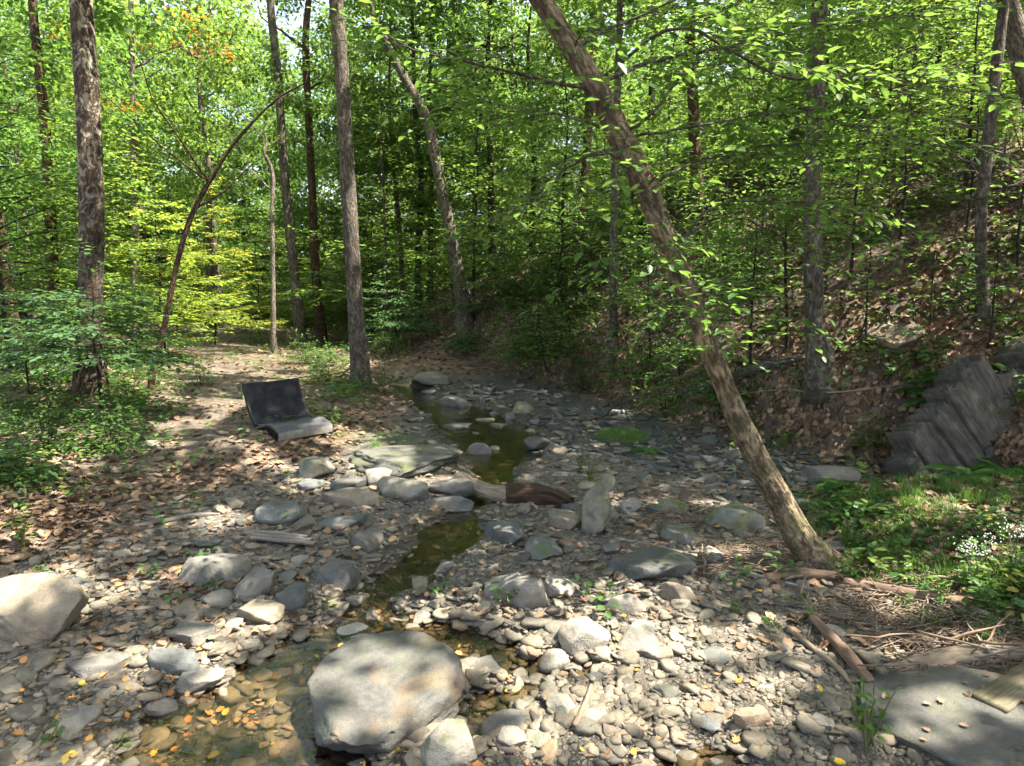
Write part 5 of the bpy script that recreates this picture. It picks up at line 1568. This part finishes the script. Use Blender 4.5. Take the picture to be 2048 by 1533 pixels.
# ------------------------------------------------------------------ tilted shale outcrop
oc = G(1930, 955)
out = empty('rock_outcrop', oc); tag(out, 'tilted outcrop of dark layered shale at the foot of the hillside', 'rock')
Ldir = unit(np.array([.56, -.12, -.82])); Sdir = unit(np.array([.80, .25, .55])); Sdir = unit(Sdir - (Sdir @ Ldir) * Ldir); Ndir = np.cross(Ldir, Sdir)
if Ndir[1] > 0: Ndir = -Ndir
B = np.stack([Ldir, Sdir, Ndir], 1)
r = np.random.default_rng(17)
def plate(ln, th, dp, rr_, sd):
    """one bed of shale: a rough, finely grooved face with ragged ends, and its thickness behind"""
    nx_, ny_ = 26, 16
    X, Y_ = np.meshgrid(np.linspace(-.5, .5, nx_) * ln, np.linspace(-.5, .5, ny_) * th, indexing='ij')
    Z = .05 * fbm(np.stack([X * 1.0, Y_ * 15, X * 0 + sd * 3.1], -1), 3, sd) + .02 * fbm(np.stack([X * 6, Y_ * 9, X * 0 + sd], -1), 3, sd + 9)
    Z = Z * .6 + .4 * np.round(Z / .018) * .018
    rag = rr_.normal(0, .035, ny_)
    X[0] += rag; X[-1] += rr_.normal(0, .04, ny_)
    Y_[:, 0] += .012 * fbm(np.stack([X[:, 0] * 4, X[:, 0] * 0, X[:, 0] * 0 + sd], -1), 2, sd); Y_[:, -1] += .012 * fbm(np.stack([X[:, -1] * 4, X[:, -1] * 0, X[:, -1] * 0 + sd + 5], -1), 2, sd)
    Z[:, 0] -= .012; Z[:, -1] -= .012
    F_ = np.stack([X, Y_, Z], -1).reshape(-1, 3)
    id_ = np.arange(nx_ * ny_).reshape(nx_, ny_)
    ring = list(id_[:, 0]) + list(id_[-1, 1:]) + list(id_[-2::-1, -1]) + list(id_[0, -2:0:-1])
    Bk = F_[ring].copy(); Bk[:, 2] = -dp
    V = np.concatenate([F_, Bk]); n0 = nx_ * ny_; m_ = len(ring)
    fc = [(id_[i, j], id_[i + 1, j], id_[i + 1, j + 1], id_[i, j + 1]) for i in range(nx_ - 1) for j in range(ny_ - 1)]
    fc += [(ring[i], n0 + i, n0 + (i + 1) % m_, ring[(i + 1) % m_]) for i in range(m_)]
    fc.append(tuple(n0 + i for i in range(m_)))
    return V, fc
NB = 9
for k in range(NB):
    u = k / (NB - 1)
    if u < .52: ex, ey = 1830 + (1942 - 1830) * u / .52, 905 + (728 - 905) * (u / .52) ** .85
    else: ex, ey = 1942 + 250 * (u - .52) / .48, 728 - 70 * (u - .52) / .48
    ex += r.normal(0, 6); ey += r.normal(0, 9)
    tot = .55 + 2.2 * u if u < .5 else 1.75
    pos_ = 0
    while pos_ < tot:
        ln = min(r.uniform(.7, 1.5), tot - pos_ + .1)
        V, fc = plate(ln * .995, .40 + .06 * r.random(), .34, r, k * 7 + int(pos_ * 10))
        q = at(ex, ey, 6.95 + .055 * k) + Ldir * (pos_ + ln * .5) - np.array(out.location) + Ndir * (.03 + r.uniform(-.012, .012))
        tw_ = r.normal(0, .03)
        B2 = np.stack([unit(Ldir + tw_ * Sdir), unit(Sdir - tw_ * Ldir), Ndir], 1)
        put('stone_layer', mesh_from('stone_layer', V @ B2.T + q, fc, [M['shale']], {'tc': V + r.uniform(0, 9, 3)}, False), out)
        pos_ += ln

# ------------------------------------------------------------------ low plants
HM = herb_material('herb_leaf', [(0, (.030, .085, .020)), (.4, (.055, .125, .026)), (.75, (.075, .15, .028)), (.95, (.12, .17, .03)), (1, (.22, .19, .03))])
GM = herb_material('grass_blade', [(0, (.045, .11, .018)), (.6, (.075, .16, .025)), (1, (.12, .19, .035))], (.2, .38, .03))
FM = herb_material('fern_frond', [(0, (.035, .10, .02)), (1, (.06, .15, .03))])
WHT = plain('white_blossom', (.40, .40, .36), (.55, .55, .50), 40, .7, bump=0)

def herb_proto(seed, nl=8, R_=.13, L=.075, up=.10, wr=.62, m=None):
    r = np.random.default_rng(seed); lv = Leaves()
    for k in range(nl):
        a = r.uniform(0, 6.28); q = R_ * math.sqrt(r.uniform(.05, 1)); z = up * r.uniform(.35, 1.1)
        d = np.array([math.cos(a), math.sin(a), r.normal(-.05, .25)])
        lv.add(np.array([math.cos(a) * q * .6, math.sin(a) * q * .6, z]), d, np.array([r.normal(0, .3), r.normal(0, .3), 1]), L * r.uniform(.6, 1.2))
    p, d, n, L_ = lv.arrays()
    return leaf_mesh('herb', p, d, n, L_, m or HM, wr, True, None, r)
HERB = [herb_proto(800 + q, 9 + q, .13 + .02 * (q % 3), .06 + .012 * (q % 3), .09 + .04 * (q % 3)) for q in range(7)]

def grass_proto(seed, nb=16, h=.13, spread=.07):
    r = np.random.default_rng(seed); V = []; fc = []
    for k in range(nb):
        a = r.uniform(0, 6.28); b = r.uniform(0, 6.28); q = spread * math.sqrt(r.random()); w = .0035
        x0, y0 = q * math.cos(a), q * math.sin(a); hh = h * r.uniform(.5, 1.2); ln = hh * r.uniform(.3, .8)
        sx, sy = -math.sin(b) * w, math.cos(b) * w
        i = len(V)
        V += [(x0 - sx, y0 - sy, 0), (x0 + sx, y0 + sy, 0), (x0 + math.cos(b) * ln * .35 + sx * .8, y0 + math.sin(b) * ln * .35 + sy * .8, hh * .65), (x0 + math.cos(b) * ln * .35 - sx * .8, y0 + math.sin(b) * ln * .35 - sy * .8, hh * .65), (x0 + math.cos(b) * ln, y0 + math.sin(b) * ln, hh * .8)]
        fc += [(i, i + 1, i + 2, i + 3), (i + 3, i + 2, i + 4)]
    return mesh_from('grass', np.array(V), fc, [GM], None, False)
GRASS = [grass_proto(820 + q, 20, .09 + .03 * (q % 4)) for q in range(6)]

def fern_proto(seed, nf=7, L=.42):
    r = np.random.default_rng(seed); lv = Leaves()
    for k in range(nf):
        a = 6.28 * k / nf + r.normal(0, .25); el = r.uniform(.5, .95); LL = L * r.uniform(.75, 1.15)
        for j in range(22):
            u = (j + 2) / 23
            q = np.array([math.cos(a) * LL * u, math.sin(a) * LL * u, LL * (el * u - .75 * u * u)])
            td = unit(np.array([math.cos(a), math.sin(a), el - 1.5 * u])); sd = np.array([-math.sin(a), math.cos(a), 0])
            w = LL * .30 * math.sin(math.pi * min(.12 + .88 * u, 1)) ** .8 + .008
            for s_ in (-1, 1): lv.add(q, sd * s_ + td * .45, np.cross(td, sd) * (1 if np.cross(td, sd)[2] > 0 else -1), w)
    p, d, n, L_ = lv.arrays()
    return leaf_mesh('fronds', p, d, n, L_, FM, .26, False, None, r)
FERN = [fern_proto(840 + q, 6 + q) for q in range(3)]

for k, (a, b, s_, lab) in enumerate([(1905, 770, .9, 'fern on the upper lip of the tilted outcrop'), (1960, 745, .8, 'fern over the top of the tilted outcrop, near the dead branched tree'), (1880, 812, 1.0, 'fern with broad fronds beside the upper edge of the tilted outcrop'), (1830, 790, .6, 'small fern on dark soil left of the outcrop'), (1935, 958, .9, 'fern before the foot of the tilted outcrop'), (2010, 950, 1.1, 'fern at the outcrop foot nearest the frame edge'),
                                     (1470, 800, .9, 'fern in the shade behind the leaning trunk'), (1290, 905, .55, 'small fern beside the grass mound'), (1680, 980, .7, 'fern tuft on the cobbles below the long flat rock'), (930, 690, 1.3, 'fern under the forked tree on the dark bank')]):
    g = G(a, b)
    root = empty('fern', g); tag(root, lab, 'fern'); put('fronds', FERN[k % 3], root, (0, 0, .01), (0, 0, k * 1.3), (s_,) * 3)

def leafy(name, px, py, label, h, nl, L, seed, cat='plant', mm=None, flowers=0):
    """a herb with a stem and large leaves in tiers"""
    r = np.random.default_rng(seed); g = G(px, py); root = empty(name, g); tag(root, label, cat)
    mb = MB(); lv = Leaves(); nst = max(1, int(nl / 9)); tops = []
    for s_ in range(nst):
        lean = r.normal(0, .16, 2) * h
        P = stem_path(np.array([r.normal(0, .02), r.normal(0, .02), -.02]), np.array([lean[0], lean[1], h * r.uniform(.75, 1.1)]), r, .05, 5)
        V, fc, tc = tube(P, np.linspace(.006, .0025, 5), 5, cap=False); mb.add(V, fc, tc); tops.append(P[-1])
        PP = resample(P, 20)
        for k in range(int(nl / nst)):
            u = .3 + .7 * (k + .5) / (nl / nst); q = PP[int(u * 19)]; a = k * 2.4 + r.normal(0, .4)
            dd = np.array([math.cos(a), math.sin(a), r.normal(.05, .2)])
            lv.add(q + dd * L * .25, dd, np.array([r.normal(0, .2), r.normal(0, .2), 1]), L * r.uniform(.7, 1.1) * (1.1 - .4 * u))
    put('stem', mb.mesh('stem', M['leaf_stem']), root)
    p, d, n, L_ = lv.arrays()
    put('foliage', leaf_mesh('foliage', p, d, n, L_, mm or M['leaf_near'], .62, True, np.clip(r.normal(.65, .2, len(p)), 0, 1), r), root)
    if flowers:
        for t_ in tops:
            V, fc = [], []
            for k in range(flowers):
                c_ = t_ + r.normal(0, .032, 3) * [1, 1, .6] + [0, 0, .012]
                i = sum(len(v) for v in V)
                q = ICO[1][0] * r.uniform(.003, .006) + c_
                V.append(q); fc += [tuple(f_ + i) for f_ in ICO[1][1]]
            put('blossom', mesh_from('blossom', np.concatenate(V), fc, [WHT]), root)
    return root
M['leaf_stem'] = plain('green_stem', (.06, .08, .03), (.12, .12, .05), 20, .7, bump=0)
LF = leafy
LF('maple_seedling', 1742, 925, 'big leaved bright seedling below the flared grey tree', .62, 36, .17, 1)
LF('maple_seedling', 1700, 965, 'big leaved seedling lower down among the cobbles at the bank', .30, 14, .15, 2)
LF('herb_plant', 386, 1008, 'single green seedling on the cobbles left of the paired tan stones', .22, 9, .10, 3)
LF('herb_plant', 40, 1100, 'leafy green plant at the left edge above the rust stained boulder', .32, 40, .075, 4)
LF('herb_plant', 90, 1150, 'small bright plant just above the rust stained boulder', .12, 14, .05, 5)
LF('herb_plant', 110, 1490, 'small green plant in gravel at the lower left corner', .11, 12, .05, 6)
LF('herb_plant', 248, 1495, 'tiny green seedling in gravel, right of the corner plant', .08, 6, .045, 7)
LF('weed_plant', 1742, 1500, 'tall light green weed rooted at the near edge of the bedrock slab', .34, 54, .055, 8)
LF('weed_plant', 1470, 1230, 'low green weed on dark gravel below the broad slate slab', .09, 27, .045, 9)
LF('weed_plant', 1540, 1260, 'low green weed beside the thin crooked stick', .09, 27, .045, 10)
LF('weed_plant', 1620, 1245, 'green weed sprouting through the broken stakes', .11, 27, .05, 11)
LF('white_flower_plant', 1940, 1180, 'white flowered plant over the peeled pole', .32, 36, .07, 12, flowers=26)
LF('white_flower_plant', 2025, 1165, 'white flowered plant at the frame edge beside its twin', .34, 36, .07, 13, flowers=26)
LF('herb_plant', 1700, 1130, 'yellow green seedling right of the leaning trunk foot', .14, 10, .085, 14)
LF('herb_plant', 1180, 975, 'bushy dark green plant behind the upright stone', .28, 54, .055, 15)
LF('herb_plant', 1160, 945, 'second bushy plant between the grass mound and the pool', .24, 45, .055, 16)
LF('herb_plant', 1560, 905, 'bright leafed plant on the bank right of the leaning trunk', .35, 30, .085, 17)
LF('herb_plant', 655, 1215, 'tiny bright seedling between the dark stones and the water', .07, 6, .05, 18)

# grass mound
r = np.random.default_rng(23); g = G(1245, 880)
gm = empty('grass_mound', g); tag(gm, 'rounded mound of bright green grass beside the stream cobbles', 'grass')
V = ICO[3][0] * [.36, .26, .12]; V = V[:, :]; V += .02 * fbm(V * 6, 2, 4)[:, None]
put('mound', mesh_from('mound', V, ICO[3][1], [M['ground']], {'zone': np.tile([0, 1, 0], (len(V), 1))}), gm)
Vg, Fg = [], []
for k in range(900):
    a = r.uniform(0, 6.28); q = math.sqrt(r.random()) * .97; x, y = .36 * q * math.cos(a), .26 * q * math.sin(a); z = .12 * math.sqrt(max(1 - q * q, 0)) - .01
    b = r.uniform(0, 6.28); hh = r.uniform(.05, .11); w = .003; i = len(Vg)
    tx, ty = x + math.cos(b) * hh * .5 + x * .15, y + math.sin(b) * hh * .5 + y * .15
    Vg += [(x - w, y, z), (x + w, y, z), (tx, ty, z + hh * .8)]; Fg.append((i, i + 1, i + 2))
put('grass', tag(put('grass', mesh_from('grass', np.array(Vg), Fg, [GM], None, False), gm), None, None, None, 'stuff').data, None) if False else tag(put('grass', mesh_from('grass', np.array(Vg), Fg, [GM], None, False), gm), kind='stuff')

# ------------------------------------------------------------------ ground cover and leaf litter
r = np.random.default_rng(29)
def cover(name, n, pyl, pyh, weight, protos, size, label, cat, pxl=-100, pxh=2150, lift=0.0, flat_=False, power=1.0, far_grow=.03):
    P = view_points(n, pyl, pyh, pxl, pxh, r, power)
    w = weight(P[:, 0], P[:, 1])
    P = P[r.random(len(P)) < w]; m = len(P)
    P[:, 2] += lift * r.random(m)
    s_ = r.uniform(*size, m) * (1 + far_grow * np.clip(P[:, 1] - 5, 0, 25))
    tl = .5 if flat_ else .15
    # follow the slope
    e_ = .15
    gxs = (H(P[:, 0] + e_, P[:, 1]) - H(P[:, 0] - e_, P[:, 1])) / (2 * e_); gys = (H(P[:, 0], P[:, 1] + e_) - H(P[:, 0], P[:, 1] - e_)) / (2 * e_)
    kf = .9 if flat_ else .4
    rot = np.stack([np.arctan(gys) * kf + r.normal(0, tl * .6, m), -np.arctan(gxs) * kf + r.normal(0, tl * .6, m), r.uniform(0, 6.28, m)], -1)
    return scatter(name, P, rot, np.stack([s_] * 3, -1), r.integers(0, len(protos), m), protos, label, cat)

def w_under(x, y):
    g_, m_, s_, t_, p_ = zones(x, y); e = left_edge(y) - x; s = hill_s(x, y); n_ = f2(x, y, .8, 3, 91)
    left = sm(.2, 1.6, e) * sm(-.28, .18, n_ + .16 * sm(2, 5, e)) * (1 - .95 * p_)
    hill = sm(-.2, .5, s) * sm(-.14, .2, n_) * .75
    ter = t_ * sm(-.1, .25, n_) * .3
    bar = .012 * g_ * sm(.0, .3, n_)
    return np.clip(np.maximum.reduce([left, hill, ter, bar]), 0, 1) * (chan_dist(x, y) > .1) * np.where((s > 0) & lit(x, y), .25, 1) * (1 - .95 * sm(.2, .6, s) * np.exp(-((x - 5.2) / 1.3) ** 2 - ((y - 9.4) / 1.5) ** 2)) * np.where(np.hypot(x - g0[0] + .15, y - g0[1] - .15) < .95, .06, 1)
cover('undergrowth', 28000, 330, 1250, w_under, HERB, (.5, 1.1), 'low leafy undergrowth covering the banks', 'undergrowth', power=1.0, far_grow=.05)
def w_grass(x, y):
    t_ = zones(x, y)[3]; n_ = f2(x, y, 1.0, 3, 95); e = left_edge(y) - x
    return np.clip(.75 * t_ * sm(-.2, .2, n_) * sm(3.4, 4.1, y) + .25 * sm(.5, 1.5, e) * sm(.1, .3, n_) * (1 - zones(x, y)[4]) + .3 * np.exp(-((x + 1.5) / .5) ** 2 - ((y - 8.6) / .6) ** 2), 0, 1)
cover('grass', 16000, 690, 1350, w_grass, GRASS, (.45, .85), 'short bright grass on the terrace and the banks', 'grass', far_grow=.04)

LIT_M = litter_material('dry_leaf', [(0, (.07, .042, .025)), (.25, (.13, .08, .045)), (.5, (.21, .135, .078)), (.75, (.29, .19, .115)), (.9, (.17, .085, .04)), (1, (.34, .25, .16))])
LIT_B = litter_material('turned_leaf', [(0, (.30, .12, .035)), (.4, (.36, .17, .05)), (.7, (.30, .19, .08)), (.85, (.50, .36, .03)), (1, (.42, .16, .04))])
def litter_proto(seed, m):
    r_ = np.random.default_rng(seed); k = 9 if seed % 2 else 7
    a = np.linspace(-math.pi, math.pi, k * 2, endpoint=False)
    rad = np.where(np.arange(k * 2) % 2 == 0, 1.0, .62 if seed % 2 else .85) * (.55 + .45 * np.cos(a / 2) ** 2)
    x, y = rad * np.cos(a) * .5, rad * np.sin(a) * .38
    c = r_.uniform(.4, 1.4)
    z = c * (y ** 2 * 1.6 + .35 * x * x) + .05 * r_.random()
    V = np.concatenate([[[0, 0, .0]], np.stack([x, y, z], -1)])
    fc = [(0, i + 1, (i + 1) % (2 * k) + 1) for i in range(2 * k)]
    return mesh_from('leaf', V, fc, [m], None, False)
LITP = [litter_proto(860 + q, LIT_M) for q in range(6)]
LITB = [litter_proto(880 + q, LIT_B) for q in range(4)]
def w_lit(x, y):
    g_, m_, s_, t_, p_ = zones(x, y)
    return np.clip((1 - g_ * (.94 - .16 * sm(.5, -3, x))) * (1 - .5 * p_) * .95, 0, 1) * (chan_dist(x, y) > .05)
cover('leaf_litter', 44000, 230, 1300, w_lit, LITP, (.07, .12), 'dry brown leaf litter over hillside, path and banks', 'leaf litter', lift=.02, flat_=True, far_grow=.03)
cover('fallen_leaves', 2400, 800, 1560, lambda x, y: .15 + .7 * (f2(x, y, .9, 2, 44) > .02) * sm(1.5, -2.5, x), LITB, (.03, .075), 'orange and yellow fallen leaves scattered on the stream bed', 'fallen leaves', lift=.03, flat_=True)

r = np.random.default_rng(31)
nq = 26
P = np.stack([SLAB[0] + r.uniform(-.5, .45, nq), SLAB[1] + r.uniform(-.4, .45, nq), np.zeros(nq)], -1)
bpy.context.view_layer.update()
iv = sl.matrix_world.inverted(); keep = []
for i in range(nq):
    o_ = iv @ Vector((P[i][0], P[i][1], 3.0)); d_ = (iv.to_3x3() @ Vector((0, 0, -1))).normalized()
    ok, loc, nrm, fi = sl.ray_cast(o_, d_)
    if ok: P[i][2] = (sl.matrix_world @ loc).z + .006; keep.append(i)
P = P[keep]; m = len(P); sz = r.uniform(.02, .075, m)
scatter('slab_litter', P, np.stack([r.normal(0, .2, m), r.normal(0, .2, m), r.uniform(0, 6.28, m)], -1), np.stack([sz] * 3, -1), r.integers(0, 6, m), LITP, 'small dry leaves lying on the bedrock slab', 'leaf litter')
# ------------------------------------------------------------------ the high canopy that shades the stream, shared out among the trees that carry it
r = np.random.default_rng(99)
for k, (x, y) in enumerate([(8.5, 5.2), (11.5, 8.2), (9.5, 10.5), (13.5, 12.0), (6.5, 0.5), (15.5, 5.0), (12.0, 1.0), (17, 9.5), (16, 16), (20, 13)]):
    z = h1(x, y)
    root = empty('canopy_tree', (x, y, z)); root.rotation_euler = (0, 0, r.uniform(0, 6.28)); root.scale = (1, 1, .86)
    tag(root, f'tall shade tree on the bank beyond the picture edge, {ORD[k]} one of ten', 'tree', 'shade trees of the right bank')
    put('trunk', TRUNK[k % 5], root)
    TREES.append((root, x, y, False))
NS = 11500
gx_ = r.uniform(-9, 14.5, NS); gy_ = r.uniform(-1, 20, NS)
g0 = np.stack([gx_, gy_, H(gx_, gy_)], -1)
tz = r.uniform(8.2, 14.5, NS)
cen = g0 + SUN[None] * ((tz - .6 * g0[:, 2]) / SUN[2])[:, None]
p, d, n, L, tone = spray_cloud(cen, r.uniform(.3, .75, NS), 22, .17, r, .10)
hit = ground_hit(p + d * .5 * L[:, None])
keep = ~lit(hit[:, 0], hit[:, 1]) | (r.random(len(p)) < .05)  # canopy gaps shaped: leaves dropped where they would shade the chosen sun patches
p, d, n, L, tone = p[keep], d[keep], n[keep], L[keep], tone[keep]
own = [t for t in TREES if t[3] is False]
OX = np.array([[t[1], t[2]] for t in own])
near = np.argmin(((p[:, None, :2] - OX[None]) ** 2).sum(-1), 1)
for k, t in enumerate(own):
    m = near == k
    if m.sum() < 20: continue
    root = t[0]
    bpy.context.view_layer.update()
    inv = np.array(root.matrix_world.inverted())
    pl = p[m] @ inv[:3, :3].T + inv[:3, 3]
    dl = d[m] @ inv[:3, :3].T; nl = n[m] @ inv[:3, :3].T
    put('crown', leaf_mesh('crown', pl, dl, nl, L[m], M['leaf'], .66, False, tone[m], r), root)
print('canopy leaves', len(p))
